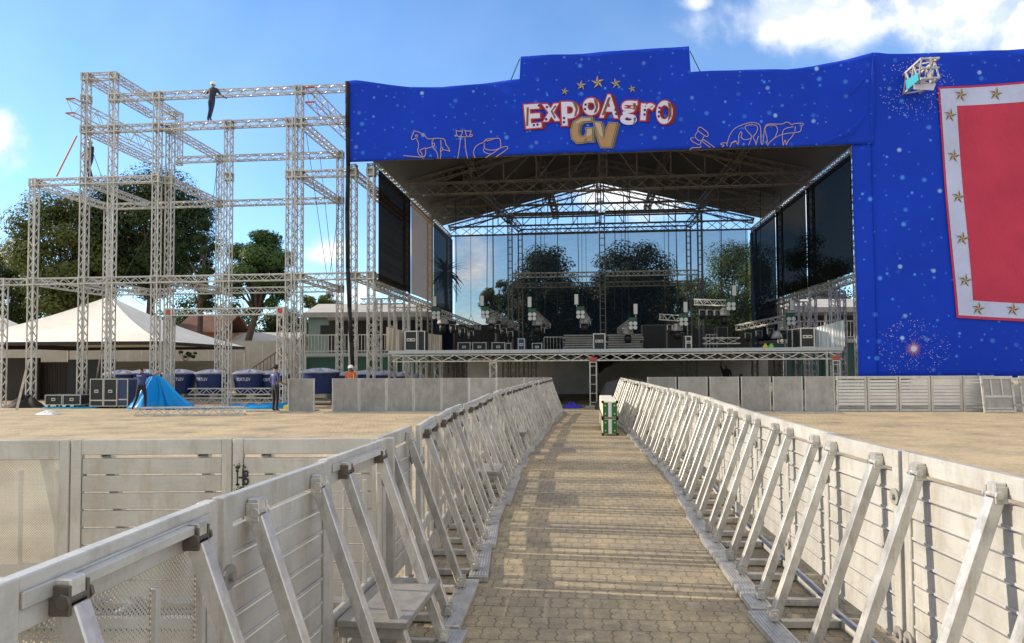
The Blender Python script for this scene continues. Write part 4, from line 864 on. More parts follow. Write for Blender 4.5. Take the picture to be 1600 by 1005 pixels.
for (x, y) in ((1500.7, 149), (1556, 147), (1483.6, 181), (1490, 244), (1497, 308), (1501.5, 373.5), (1505, 439), (1526, 483), (1580, 484)): star(wp, x, y, 11, .12, 6)
# printed firework bursts
rng = random.Random(5)
for (cx, cy, r0, r1, n_, core) in ((1427, 545, 14, 56, 230, True), (1432, 140, 18, 62, 200, False)):
    mb = MB()
    for i in range(n_):
        a = rng.uniform(0, 2*PI); rr_ = r0+(r1-r0)*rng.random()**.7
        if core and math.sin(a) > .9 and rr_ > 40: continue
        x, y = cx+rr_*math.cos(a), cy+rr_*math.sin(a)*.82; l = rng.uniform(.5, 1.5); t = rng.uniform(.35, .75)
        dx, dy = math.cos(a), math.sin(a); poly_print(mb, [(x-dy*t, y+dx*t), (x+dx*l, y+dy*l), (x+dy*t, y-dx*t), (x-dx*l, y-dy*l)], 1+.01*(i % 40))
    o = mb.build('firework_print', 'print_spark', wing)
    if core:
        mb = MB()
        for i in range(44):
            a = 2*PI*i/44+rng.uniform(-.05, .05); l = rng.uniform(9, 18); t = .55
            poly_print(mb, [(cx-math.sin(a)*t, cy+math.cos(a)*t), (cx+math.cos(a)*l, cy+math.sin(a)*l), (cx+math.sin(a)*t, cy-math.cos(a)*t)], 2+.02*i)
        mb.build('firework_core', 'print_pink', o)
        mb = MB(); disc(mb, cx, cy, 4.5, 4.5, 3.2); mb.build('firework_core', 'print_white', o)
# truss end poking out through the wing
te = thing('truss_stub', 'short box-truss end sticking out through the blue wing banner, cloth hanging under it', 'truss', SW(1432, 122, VBAN), -A0)
u0, z0 = SP(1440, 118, -1.3); mb = MB(); truss(mb, W(u0, -2.0, z0), W(u0, -.1, z0), .66, .80, EZ, .32, ch=.075, dg=.045); mb.bar(W(u0-.3, -2.0, z0), W(u0+.3, -2.0, z0), .05); mb.bar(W(u0, -2.0, z0-.4), W(u0, -2.0, z0+.4), .05); mb.build('truss_end', 'truss_metal', te)
mb = MB(); mb.add([W(u0-.38, -1.5, z0-.40), W(u0+.4, -1.5, z0-.40), W(u0+.30, -1.52, z0-.66), W(u0-.38, -1.53, z0-.60)], [(0, 1, 2, 3)]); mb.build('cloth_flap', 'print_white', te, solid=.02)
mb = MB(); mb.add([W(u0-.38, -.9, z0-.40), W(u0-.38, -1.9, z0-.40), W(u0-.40, -1.9, z0-.12), W(u0-.4, -.9, z0-.02)], [(0, 1, 2, 3)]); mb.build('cloth_flap', 'teal', te, solid=.02)
# rolled dark curtain hanging at the left edge
rc = MB(); pts_ = [SW(x, y, -.55) for x, y in ((542.5, 128), (543, 200), (544, 260), (542.5, 330), (543.5, 420), (546, 480), (549, 535), (551, 572))]
rc.path(pts_, .085, 10); tag(rc.build('rolled_curtain', 'black_fabric', smooth=True), 'long dark rolled-up curtain hanging at the left edge of the banner', 'curtain')
lf = MB(); lf.add([W(*q) for q in [(bz(540, 126)[0], VBAN, bz(540, 126)[1]), (bz(540, 126)[0]-.05, .8, bz(540, 126)[1]-.4), (bz(541, 240)[0], .8, bz(541, 240)[1]), (bz(545, 254)[0], VBAN, bz(545, 254)[1])]], [(0, 1, 2, 3)]); lf.build('side_flap', 'banner_cloth', ban, solid=.02)
for (x0, y0, x1, y1) in ((812, 92, 798, 126), (1078, 80, 1094, 112)): wire(SW(x0, y0, -.4), SW(x1, y1, -.4), 'short rope bracing the raised panel of the blue banner', 'ropes bracing the raised banner panel', .02)
# scaffold frame that carries the banner
bf = thing('banner_frame', 'truss frame behind the blue banner that carries its cloth', 'truss', W(18, .5, 0), -A0)
beamuv(bz(545, 250)[0], -.05, 10.35, UR+1, -.05, 10.35, bf, 'truss_dark', step=.5)
# ------------------------------------------------------------------ lights hung over the stage
PODS = [(683, 492, 748, 515, 679, 471), (759, 491, 806, 516, 753, 470), (832, 494, 856, 513, 827.5, 472), (907, 491, 919, 508, 900.5, 468), (988.5, 508, 969, 521, 993, 483), (1067, 502, 1033, 499, 1071, 480), (1141, 478, 1086, 476, 1147, 454), (1234, 501, 1153, 516, 1237, 477)]
for i, (x, y, xb, yb, xs, ys) in enumerate(PODS):
    o_ = ORD[i]; vf, vk = 4.6, 8.2
    if i in (5, 6): vk = 5.6
    u, z = SP(x, y-3, vf); u2, z2 = SP(xb, yb-2, vk)
    t = thing('hanging_truss', f'small hung stage truss, {o_} from the left of the eight over the deck', 'truss', W(u, vf, z), -A0, 'hung trusses over the stage deck')
    beamuv(u, vf+.12, z+.05, u2, vk, z2+.05, t, 'truss_metal', .3, .3, .25, 'truss_bar')
    for fr_ in (.25, .8):
        um, vm, zm_ = u+(u2-u)*fr_, vf+(vk-vf)*fr_, z+(z2-z)*fr_; mb = MB()
        mb.tube(W(um, vm, zm_+.55), W(um-.14, vm, zm_+.18), .012, n=5); mb.tube(W(um, vm, zm_+.55), W(um+.14, vm, zm_+.18), .012, n=5); mb.tube(W(um, vm, zm_+.55), W(um, vm, 10.4), .011, n=5)
        mb.build('sling', 'rope', t)
    bl = thing('blinder_light', f'dark green four-lamp blinder on the front end of the {o_} hung truss from the left', 'stage light', W(u, vf, z-.2), -A0, 'four-lamp blinders over the stage')
    mb = MB(); mb.sbox(u-.19, u+.19, vf-.22, vf-.02, z-.28, z+.26); mb.build('housing', 'green_dark', bl, bevel=.02)
    for a in (-1, 1):
        for b in (0, 1):
            mb = MB(); c = W(u+.1*a, vf-.225, z-.03-.19*b); mb.tube(c, c-EV*.03, .098, .088, 16); mb.build('lamp', 'lamp_white', bl)
    us2, zs = SP(xs, ys, vf-.05)
    sb = thing('strobe_panel', f'upright white strobe panel on a pole above the {o_} blinder from the left', 'stage light', W(us2, vf-.05, zs), -A0, 'white strobe panels over the stage')
    mb = MB(); mb.sbox(us2-.105, us2+.105, vf-.06, vf+.03, zs-.26, zs+.26); mb.build('housing', 'black', sb, bevel=.01)
    mb = MB(); mb.sbox(us2-.085, us2+.085, vf-.075, vf-.0605, zs-.235, zs+.235); mb.build('diffuser', 'lamp_white', sb)
    mb = MB(); mb.tube(W(us2+.02, vf, z+.2), W(us2, vf-.0, zs-.24), .022, n=8); mb.build('pole', 'case_edge', sb)
    mh = thing('wrapped_moving_light', f'moving head light wrapped in plastic hanging under the {o_} hung truss from the left', 'stage light', W(u, vf+.3, z-.9), -A0, 'plastic-wrapped moving lights')
    mb = MB(); c = W(u+.2*(1 if i < 4 else -1), vf+.35, z-.52); mb.lathe(c, [(.24, 0), (.27, .05), (.24, .16), (.26, .28), (.2, .34), (.08, .38)], 10); mb.build('plastic_cover', 'plastic_wrap', mh)
    mb = MB(); mb.lathe(c-EZ*.38, [(.1, 0), (.16, .05), (.17, .25), (.13, .36)], 12); mb.build('lamp_head', 'black', mh, smooth=True)
    for k in range(3 if i in (0, 1, 6, 7) else 2):
        f_ = .35+.22*k; um, vm, zm_ = u+(u2-u)*f_, vf+(vk-vf)*f_, z+(z2-z)*f_
        w_ = thing('moving_light', f'small black moving light under the {o_} hung truss, {ORD[k]} behind its wrapped lamp', 'stage light', W(um, vm, zm_-.7), -A0, 'small moving lights over the stage')
        mb = MB(); mb.sbox(um-.17, um+.17, vm-.13, vm+.13, zm_-.28, zm_-.13); mb.build('base', 'black', w_, bevel=.015)
        mb = MB(); mb.lathe(W(um, vm, zm_-.72), [(.06, 0), (.13, .04), (.12, .3), (.05, .38)], 12); mb.build('lamp_head', 'case_black', w_, smooth=True)
        mb = MB(); mb.sbox(um-.16, um-.13, vm-.05, vm+.05, zm_-.55, zm_-.28); mb.sbox(um+.13, um+.16, vm-.05, vm+.05, zm_-.55, zm_-.28); mb.sbox(um-.13, um+.13, vm-.048, vm+.048, zm_-.31, zm_-.283); mb.build('yoke', 'case_edge', w_)
rng = random.Random(21)
for px in (712, 762, 770, 838, 846, 872, 903, 962, 978, 1046, 1056, 1128, 1190, 1222):
    v = rng.uniform(7, 13); u, _ = uz(px, 400, v); mb = MB(); mb.tube(W(u, v, 10.3), W(u+rng.uniform(-.1, .1), v, rng.uniform(4.2, 5.4)), .02, n=5)
    tag(mb.build('hanging_cable', 'rope'), 'thin dark cable hanging from the stage roof', 'cable', 'cables hanging from the stage roof')

# ------------------------------------------------------------------ cases and gear on the deck
def case(px0, px1, py, v, lab, body='case_black', depth=.7, z0=ZD+.03, name='flight_case', handles=2, group=None, ztop=None, lid=False, edge=.035, wheels=False):
    u0, z = SP(px0, py, v); u1 = SP(px1, py, v)[0]; z = ztop or z
    r = thing(name, lab, 'case', W((u0+u1)/2, v+depth/2, z0), -A0, group)
    mb = MB(); mb.sbox(u0+.012, u1-.012, v+.012, v+depth-.012, z0+.012, z-.012); mb.build('body', body, r)
    e = MB(); w = edge
    for uu in (u0+w/2, u1-w/2):
        for vv in (v+w/2, v+depth-w/2): e.sbox(uu-w/2, uu+w/2, vv-w/2, vv+w/2, z0, z)
        for zz in (z0+w/2, z-w/2): e.sbox(uu-w/2+.002, uu+w/2-.002, v+w, v+depth-w, zz-w/2+.001, zz+w/2-.001)
    for vv in (v+w/2, v+depth-w/2):
        for zz in (z0+w/2, z-w/2): e.sbox(u0+w, u1-w, vv-w/2+.001, vv+w/2-.001, zz-w/2+.002, zz+w/2-.002)
    if lid: zl = z0+(z-z0)*lid; e.sbox(u0+w, u1-w, v+.002, v+.012, zl-.025, zl+.025)
    e.build('edge_trim', 'case_edge', r)
    for k in range(handles):
        uc = u0+(u1-u0)*(k+1)/(handles+1); zc_ = z0+(z-z0)*.55; h = MB(); h.sbox(uc-.09, uc+.09, v-.006, v+.011, zc_-.06, zc_+.06); hh = h.build('handle_plate', 'case_edge', r)
        h = MB(); h.sbox(uc-.06, uc+.06, v-.012, v-.0065, zc_-.02, zc_+.02); h.build('handle', 'black', hh)
    if wheels:
        for uu in (u0+.12, u1-.12):
            for vv in (v+.1, v+depth-.1): wm = MB(); c = W(uu, vv, z0/2); wm.tube(c-EU*.02, c+EU*.02, z0/2-.002, n=12); wm.build('caster_wheel', 'black', r)
    return r
G = 'flight cases standing on the stage'
case(632, 652, 517, .6, 'black case with two silver plates between the light siding panels, left on the deck', group=G, edge=.05)
case(653, 664, 517, .75, 'narrow black case right of the silver-plated case at the left of the deck', handles=0, group=G)
case(715, 735, 535, 6, 'low black case with silver trim, leftmost of three behind the deck front', group=G, handles=1)
case(738, 760, 535, 6, 'low black case with silver trim, middle of three behind the deck front', group=G, handles=1)
case(768, 789, 535, 6, 'low black case with silver trim, right of three behind the deck front', group=G, handles=1)
case(790, 799, 536, 6.2, 'small narrow black case right of the three low cases', group=G, handles=0)
case(809, 820, 529, 5, 'tall navy blue case with silver trim near the third blinder', 'case_blue', group=G, handles=1)
case(831, 847, 536, 6, 'low black case right of the tall navy blue case', group=G, handles=1)
case(926.5, 946, 521, 3.2, 'square black case with two silver plates at the middle of the deck', group=G, edge=.05)
case(1070.5, 1081, 525, 3.2, 'upright black case with pale rounded trim on the right half of the deck', group=G, handles=1, edge=.05)
case(1250, 1273, 512, .6, 'black case with two silver plates beside the right grey siding', group=G, edge=.05)
case(1237, 1249, 514, 1.2, 'plain dark case left of the silver-plated case on the right', handles=0, group=G)
case(1003, 1041, 508, 9, 'wide tall black speaker stack right of the middle of the deck', name='speaker_stack', handles=0, edge=.01)
case(1043, 1069, 520, 9.5, 'lower black speaker cabinet right of the tall speaker stack', name='speaker_cabinet', handles=0, edge=.01)
case(1120, 1137, 511, 9, 'tall narrow black cabinet behind the low truss on the deck', name='speaker_cabinet', handles=1, edge=.012)
case(1207, 1226, 537, 3, 'low dark green case beside the coloured canisters', 'green_dark', group=G, handles=0, edge=.01)
for px, m, lab in ((1196, 'yellow', 'small yellow canister on the right of the deck'), (1205, 'lime', 'small bright green canister beside the yellow one')):
    u, z = SP(px, 540, 2.4); c = MB(); c.lathe(W(u, 2.4, ZD+.03), [(.11, 0), (.11, z-ZD-.06), (.05, z-ZD), (.05, z-ZD+.05)], 14); tag(c.build('canister', m, smooth=False), lab, 'canister')
u, z = SP(1214, 530, 3.4); c = MB(); c.lathe(W(u, 3.4, ZD+.5), [(.26, 0), (.2, .16), (.12, .3), (.03, .34)], 12); tag(c.build('cloth_bundle', 'plastic_wrap', smooth=True), 'pale cloth bundle on the dark green case', 'cloth')
for i, (px0, px1, py, lab) in enumerate(((880, 926, 522, 'stack of grey riser platforms left of the square case'), (949, 1003, 521, 'stack of grey riser platforms right of the square case'))):
    u0, z = SP(px0, py, 6.5); u1 = SP(px1, py, 6.5)[0]; r = MB(); n = int((z-ZD)/.11); rr = random.Random(i)
    for k in range(n): dx = rr.uniform(-.12, .12); r.sbox(u0+dx, u1+dx, 6.5+rr.uniform(-.03, .03), 7.8, ZD+.03+.11*k, ZD+.03+.11*k+.075)
    tag(r.build('platform_stack', 'plate_metal'), lab, 'platforms')
def railing(u0, u1, v, z0, h, lab, group=None, parent=None):
    mb = MB(); n = max(3, int((u1-u0)/.16))
    mb.bar(W(u0, v, z0+h), W(u1, v, z0+h), .045); mb.bar(W(u0, v, z0+.12), W(u1, v, z0+.12), .035)
    for i in range(n+1): u = u0+(u1-u0)*i/n; mb.bar(W(u, v, z0), W(u, v, z0+h-.023), .04 if i % 6 == 0 else .022)
    o = mb.build('railing', 'truss_metal', parent)
    return o if parent else tag(o, lab, 'railing', group)
a, z = uz(850, 527, 8); b = uz(880, 527, 8)[0]; railing(a, b, 8, ZD, z-ZD, 'grey bar railing left of the riser platforms on the deck')
a, z = uz(1103, 523, 9); b = uz(1120, 523, 9)[0]; railing(a, b, 9, ZD, z-ZD, 'short bar railing left of the tall narrow cabinet on the deck')
lt = thing('deck_truss_bar', 'loose blue-grey truss lying along the right of the deck', 'truss', W(16, 4, ZD+.03), -A0)
a, z = uz(1098, 540, 4); b = uz(1156, 540, 4)[0]; beamuv(a, 4, ZD+.19+.25, b, 4, ZD+.19+.25, lt, 'truss_metal', .3, .3, .5, 'truss_bar')
def siding(pts_, m, lab):
    """ribbed sheet panel: pixel outline at depth v"""
    (x0, yb0, yt0), (x1, yb1, yt1), v0, v1 = pts_; n = 40; mb = MB(); P = []
    a = SP(x0, yt0, v0); b = SP(x1, yt1, v1); za = ZD+.04
    for i in range(n+1):
        t = i/n; u = a[0]+(b[0]-a[0])*t; v = v0+(v1-v0)*t+(.03 if (i//2) % 2 else 0); z = a[1]+(b[1]-a[1])*t
        P += [W(u, v, za), W(u, v, z)]
    mb.add(P, [(2*i, 2*i+2, 2*i+3, 2*i+1) for i in range(n)])
    r = mb.build('siding_panel', m, solid=.012, rz=-A0, base=P[0]); tag(r, lab, 'panel', 'ribbed siding panels at the deck ends')
siding(((604, 550, 511), (631, 547, 517), .15, .9), 'siding_warm', 'beige ribbed siding panel at the left end of the deck, outermost')
siding(((664, 548, 521), (690, 548, 524), 1.4, 1.9), 'siding_warm', 'beige ribbed siding panel right of the silver-plated case on the left')
siding(((1274, 547, 512), (1319, 547, 500), .9, .15), 'siding_cool', 'grey ribbed siding panel rising to the right end of the deck')
# wall and clutter under the deck
mb = MB(); a = uz(727, 570, 13)[0]; b = uz(922, 570, 13)[0]; mb.sbox(a, b, 13, 13.2, 0, 2.1); tag(mb.build('stucco_wall', 'white_wall'), 'rough white stucco wall seen under the stage deck', 'wall')
mb = MB(); a = uz(922, 570, 14)[0]; b = uz(1200, 570, 14)[0]; mb.sbox(a, b, 14, 14.2, 0, 2.12); tag(mb.build('block_wall', 'concrete'), 'shaded wall under the right half of the stage deck', 'wall')
mb = MB(); n = 14; a = uz(935, 560, 5)[0]; b = uz(1000, 560, 5)[0]; P = []
for i in range(n+1): t = i/n; P += [W(a+(b-a)*t, 5+.15*math.sin(i*1.7), ZD-.12), W(a+(b-a)*t, 5+.15*math.sin(i*1.7+.5), ZD-.25-.75*(1-t)**2-.05*math.sin(i*2.1))]
mb.add(P, [(2*i, 2*i+1, 2*i+3, 2*i+2) for i in range(n)]); tag(mb.build('hanging_black_cloth', 'black_fabric', solid=.02), 'black cloth sagging under the deck behind the middle leg', 'cloth')
# tarp-covered heap and cloth at the end of the lane
mb = MB(); c = gnd(966, 636); c = W(*(lambda q: (q[0], -1.0, 0))(SP(960, 600, -1.0)))
P = []; n = 16; m_ = 6
for j in range(m_+1):
    for i in range(n+1):
        s = i/n; t = j/m_; u = -.75+2.3*s; zz = (1.12-.22*abs(s-.55)+.05*math.sin(9*s+3*t))*(1 if 0 < j else 0)*(min(1, t*1.5) if j < m_ else 1)*min(1, s*5+.02)
        P.append(c+EU*u+EV*(-.9+1.8*t)+EZ*max(.0, zz))
mb.add(P, [(j*(n+1)+i, j*(n+1)+i+1, (j+1)*(n+1)+i+1, (j+1)*(n+1)+i) for j in range(m_) for i in range(n)])
tag(mb.build('covered_heap', 'skirt_grey', smooth=False), 'heap under a dark grey tarp at the end of the lane before the stage', 'tarp heap')
rng = random.Random(8)
def crumple(name, m, c, rx, ry, h, lab, cat, seed=0, n=22, k=9, ez=0.0):
    rr = random.Random(seed); ph = [rr.uniform(0, 6) for _ in range(6)]; P = [c+EZ*h]; fs = []
    for j in range(1, k+1):
        for i in range(n):
            a = 2*PI*i/n; t = j/k; w = 1+.16*math.sin(3*a+ph[0])+.1*math.sin(5*a+ph[1]); z = h*(1-t**1.6)*(1+.25*math.sin(7*a+ph[2]+t*4)+.18*math.sin(4*a-t*6+ph[3]))
            P.append(c+EU*(rx*t*w*math.cos(a))+EV*(ry*t*w*math.sin(a))+EZ*max(.004+ez, z if j < k else .004))
    fs = [(0, 1+i, 1+(i+1) % n) for i in range(n)]
    for j in range(k-1): fs += [(1+j*n+i, 1+(j+1)*n+i, 1+(j+1)*n+(i+1) % n, 1+j*n+(i+1) % n) for i in range(n)]
    mb = MB(); mb.add(P, fs); return tag(mb.build(name, m, smooth=True), lab, cat)
crumple('blue_cloth', 'bluecloth', gnd(893, 638), .42, .3, .2, 'small crumpled royal blue cloth on the ground at the end of the lane', 'cloth', 4)
# green and cream long cases in the lane
for k, lab in ((0, 'long cream case with green ends, the lower of two stacked in the lane'), (1, 'long cream case with green ends, the upper of two stacked in the lane')):
    c = gnd(953.5, 681); Y0 = c.y; r = thing('long_case', lab, 'case', c+EZ*(.40*k+.01), -A0, 'cream and green cases stacked in the lane')
    z0 = .03+.40*k; w, dpt, h = .34, 3.6, .37; bx = lambda mb, x0, x1, y0, y1, za, zb: mb.obox(c+EU*((x0+x1)/2)+EV*((y0+y1)/2)+EZ*((za+zb)/2), EU*((x1-x0)/2), EV*((y1-y0)/2), EZ*((zb-za)/2))
    mb = MB(); bx(mb, -w/2, w/2, .02, dpt, z0, z0+h); mb.build('body', 'cream_wood', r)
    mb = MB(); bx(mb, -w/2+.006, -.045, .008, .0195, z0+.02, z0+h-.02); bx(mb, .045, w/2-.006, .008, .0195, z0+.02, z0+h-.02); mb.build('end_plate', 'green_case', r)
    mb = MB(); bx(mb, -.04, .04, .004, .0195, z0+.02, z0+h-.02)
    for y in (.45, .95, 1.45, 1.95, 2.45, 2.95, 3.4): bx(mb, -w/2+.01, w/2-.01, y, y+.3, z0+h, z0+h+.006)
    for x in (-.11, .11):
        for z in (.09, .28): bx(mb, x-.014, x+.014, .002, .0075, z0+z-.014, z0+z+.014)
    mb.build('white_strip', 'white_paint', r)
    mb = MB()
    for x in (-w/2, w/2):
        for z in (z0, z0+h): mb.obox(c+EU*x+EV*.03+EZ*z, EU*.03, EV*.035, EZ*.03)
    mb.build('corner_block', 'black', r)

# ------------------------------------------------------------------ yard on the left
def tank(px, py_top, v, lab, rad=.74, text=True, rot=0):
    u, z = SP(px, py_top, v); b = z-1.12; c = W(u, v, b); r = thing('water_tank', lab, 'water tank', c, -A0, 'blue water tanks behind the scaffold')
    mb = MB(); mb.lathe(c, [(rad*.80, 0), (rad*.86, .25), (rad*.875, .27), (rad*.93, .52), (rad*.945, .54), (rad, .86), (rad*1.03, .87), (rad*1.03, .92)], 32); mb.build('body', 'tank_blue', r, smooth=False)
    mb = MB(); n = 32; P = []; prof = [(1.06, .90), (1.07, .95), (.8, 1.0), (.35, 1.08), (.14, 1.12), (.0, 1.125)]
    for rr_, zz in prof: P += [c+Vector((rad*rr_*math.cos(2*PI*i/n), rad*rr_*math.sin(2*PI*i/n), zz+(.03 if i % 4 < 2 and .2 < rr_ < 1 else 0))) for i in range(n)]
    mb.add(P, [(k*n+i, k*n+(i+1) % n, (k+1)*n+(i+1) % n, (k+1)*n+i) for k in range(len(prof)-1) for i in range(n)]); mb.build('lid', 'tank_lid', r)
    if text:
        vs, fs, bb = glyph('FORTLEV', .0); mb = MB(); wd = .66; P = []
        for x, y in vs:
            s = ((x-bb[0])/(bb[1]-bb[0])-.5)*wd; zz = .60+(y-bb[2])/(bb[3]-bb[2])*.14; a = -PI/2+rot-A0+s/rad; R_ = rad*(.93+.07*(zz-.52)/.34)+.012
            P.append(c+Vector((R_*math.cos(a), R_*math.sin(a), zz)))
        mb.add(P, fs); mb.build('lettering', 'white_paint', r)
    # cradle
    mb = MB()
    for a in (-.5, .5): mb.sbox(u+a-.05, u+a+.05, v-.6, v+.6, b-.32, b-.005); 
    mb.sbox(u-.75, u+.75, v-.65, v-.57, b-.32, b-.24); mb.sbox(u-.75, u+.75, v+.57, v+.65, b-.32, b-.24); mb.build('cradle', 'truss_dark', r)
TK = [(190, 578, 2.9), (227, 577, 3.4), (281, 577, 3.0), (332, 577, 3.0), (391, 577, 3.0), (430, 578, 3.5)]
for i, (px, py, v) in enumerate(TK): tank(px, py, v, f'dark blue water tank with pale lid behind the scaffold, {ORD[i]} from the left', rot=(-.25 if i == 3 else (.3 if i in (0, 1, 2) else 0)))
tank(500, 575, 2.0, 'large blue water tank standing beside the lone grey barrier', .85, False)
for i, (px, py) in enumerate(((548, 580), (573, 578), (598, 579), (628, 581), (652, 583))): tank(px, py, 4.5, f'blue water tank with pale lid behind the plate barriers, {ORD[i]} from the left', .6, i != 3)
# flight cases in the yard
GY = 'flight cases in the yard'
gz_ = lambda px, v: SP(px, 500, v)[0]
case(140.5, 161.5, 592, -.9, 'tall black flight case, left of the upright trio beside the blue tarp', z0=.08, group=GY, wheels=True, handles=1, lid=.22, depth=.8)
case(162, 183, 592, -.9, 'tall black flight case, middle of the upright trio beside the blue tarp', z0=.08, group=GY, wheels=True, handles=1, lid=.22, depth=.8)
case(183.5, 200, 592, -.85, 'dark navy flight case, right of the upright trio beside the blue tarp', 'case_blue', z0=.08, group=GY, wheels=True, handles=0, lid=.25, depth=.8)
case(70, 97, 617, -.6, 'low black flight case, leftmost in the yard', z0=.12, group=GY, wheels=True, handles=1)
case(98, 126, 617, -.6, 'low black flight case between the leftmost one and the upright trio', z0=.12, group=GY, wheels=True, handles=1)
case(124, 140, 609, .3, 'dark covered case behind the low flight cases', 'black', z0=.05, group=GY, wheels=True, handles=0, edge=.01)
# blue tarp pulled up by a worker
tr_ = MB(); base = SP(240, 640, -1.2)[0]; n = 40; m_ = 16; P = []
apex = SW(243, 584, -1.25); rr = random.Random(2)
xs0 = SP(192, 640, -1.3)[0]; xs1 = SP(326, 640, -1.3)[0]; ua, za = SP(241, 584, -1.2)
for j in range(m_+1):
    t = j/m_
    for i in range(n+1):
        s = i/n; ub2 = xs0+(xs1-xs0)*s; ex = 1.0+1.1*max(0, s-.35) if s > .35 else .75
        k_ = t**(.62 if s > .35 else .8); u0_ = ua+(s-.42)*.16; u = u0_+(ub2-u0_)*k_
        fold = (math.sin(s*31+t*1.5)*.10+math.sin(s*13+1)*.16)*math.sin(PI*min(1, t*.9)); v = -1.2-.62*t*math.sin(PI*s)+fold
        sl = (1-t)**(1.0+(2.5*min(1, (s-.35)/.4) if s > .35 else 0)); z = za*sl+.03*math.sin(i*1.9+t*4)*t*(1-t)*4
        P.append(W(u+.04*math.sin(9*t+i)*t, v, max(.012, z)))
tr_.add(P, [(j*(n+1)+i, j*(n+1)+i+1, (j+1)*(n+1)+i+1, (j+1)*(n+1)+i) for j in range(m_) for i in range(n)])
us0 = SP(250, 640, -1.1)[0]; us1 = SP(452, 640, -1.1)[0]; P = []; n = 60; m_ = 8
for j in range(m_+1):
    for i in range(n+1):
        s, t = i/n, j/m_; P.append(W(us0+(us1-us0)*s, -1.25+1.0*t+.12*math.sin(s*14), .02+.07*abs(math.sin(s*23+t*3))*math.sin(PI*t)+(.16*s*math.sin(PI*t) if s > .5 else 0)))
tr_.add(P, [(j*(n+1)+i, j*(n+1)+i+1, (j+1)*(n+1)+i+1, (j+1)*(n+1)+i) for j in range(m_) for i in range(n)])
tag(tr_.build('blue_tarp', 'blue_tarp', smooth=True, solid=.006), 'bright sky-blue tarp being lifted off the ground by a worker', 'tarp')
mb = MB(); a = SP(62, 640, -1.0)[0]; b = SP(150, 640, -1.0)[0]; P = []; n = 30
for j in range(5):
    for i in range(n+1): s = i/n; P.append(W(a+(b-a)*s, -1.0+.2*j+.05*math.sin(i), .01+.05*abs(math.sin(i*.9+j))*(1 if 0 < j < 4 else 0)))
mb.add(P, [(j*(n+1)+i, j*(n+1)+i+1, (j+1)*(n+1)+i+1, (j+1)*(n+1)+i) for j in range(4) for i in range(n)]); tag(mb.build('blue_tarp', 'blue_tarp', smooth=True), 'strip of blue tarp lying under the yard flight cases', 'tarp')
crumple('plastic_bag', 'plastic_white', gnd(75, 648), .42, .25, .13, 'crumpled white plastic sheet on the ground in front of the yard cases', 'plastic', 6)
crumple('black_cloth_heap', 'black_fabric', W(SP(42, 600, -.2)[0], -.2, 0), .9, .5, .45, 'heap of black cloth at the foot of the left scaffold post', 'cloth heap', 12)
lt = thing('ground_truss', 'loose box truss lying on the ground before the blue tarp', 'truss', gnd(295, 650), -A0)
p0 = gnd(211, 650.5); p1 = gnd(383, 648.5); mb = MB(); truss(mb, p0+EZ*.16, p1+EZ*.16, .3); mb.build('truss_bar', 'truss_metal', lt)
mb = MB(); q0 = gnd(383, 648)+EZ*.12; q1 = gnd(450, 645)+EZ*.05; mb.bar(q0, q1, .1, .05); tag(mb.build('wooden_plank', 'wood_light'), 'pale wooden plank lying right of the ground truss', 'plank')
mb = MB(); mb.bar(gnd(26, 641), SW(45, 562, .4), .09, .04); tag(mb.build('leaning_board', 'wood_light'), 'long pale board leaning on the leftmost scaffold posts', 'board')
mb = MB(); mb.tube(gnd(147, 612, .4), SW(160, 540, 1.0), .03, n=8); tag(mb.build('leaning_pole', 'case_edge'), 'thin metal pole leaning behind the tall flight cases', 'pole')
mb = MB(); mb.sbox(SP(443, 640, -1.6)[0], SP(457, 640, -1.6)[0], -1.6, -1.2, .02, .16); tag(mb.build('yellow_block', 'yellow'), 'yellow block on the ground beside the lone grey barrier', 'block')

# ------------------------------------------------------------------ background buildings, tents, walls
def tent(name, px, py_apex, Y, half, eave, lab):
    c = at(px, py_apex, Y); cx, cy, za = c.x, c.y, c.z; r = thing(name, lab, 'tent', (cx, cy, 0), 0, 'white pyramid tents'); mb = MB(); n = 10; P = []; fs = []
    corners = [Vector((cx-half, cy-half, eave)), Vector((cx+half, cy-half, eave)), Vector((cx+half, cy+half, eave)), Vector((cx-half, cy+half, eave))]
    for k in range(4):
        a, b = corners[k], corners[(k+1) % 4]; o = len(P)
        for j in range(n+1):
            t = j/n
            for i in range(n+1):
                s = i/n; e = a*(1-s)+b*s; q = e*(1-t)+Vector((cx, cy, za))*t; sag = .42*math.sin(PI*t)*(.62+.38*math.sin(PI*s)); q = q-EZ*sag; P.append(q)
        fs += [(o+j*(n+1)+i, o+j*(n+1)+i+1, o+(j+1)*(n+1)+i+1, o+(j+1)*(n+1)+i) for j in range(n) for i in range(n)]
    mb.add(P, fs); mb.build('canopy', 'canvas_white', r, smooth=False)
    v_ = MB()
    for k in range(4):
        a, b = corners[k], corners[(k+1) % 4]; v_.bar(a-EZ*.09, b-EZ*.09, .05, .18)
    v_.build('valance', 'dark_wall', r)
    for k in range(4): p = MB(); p.tube((corners[k].x, corners[k].y, 0), corners[k], .06, n=8); p.build('pole', 'case_edge', r)
tent('pyramid_tent', 171, 463, 42.5, 5.75, 2.98, 'big white pyramid tent behind the scaffold')
tent('pyramid_tent', -58, 463, 43.5, 4.4, 3.05, 'white pyramid tent cut off by the left picture edge')
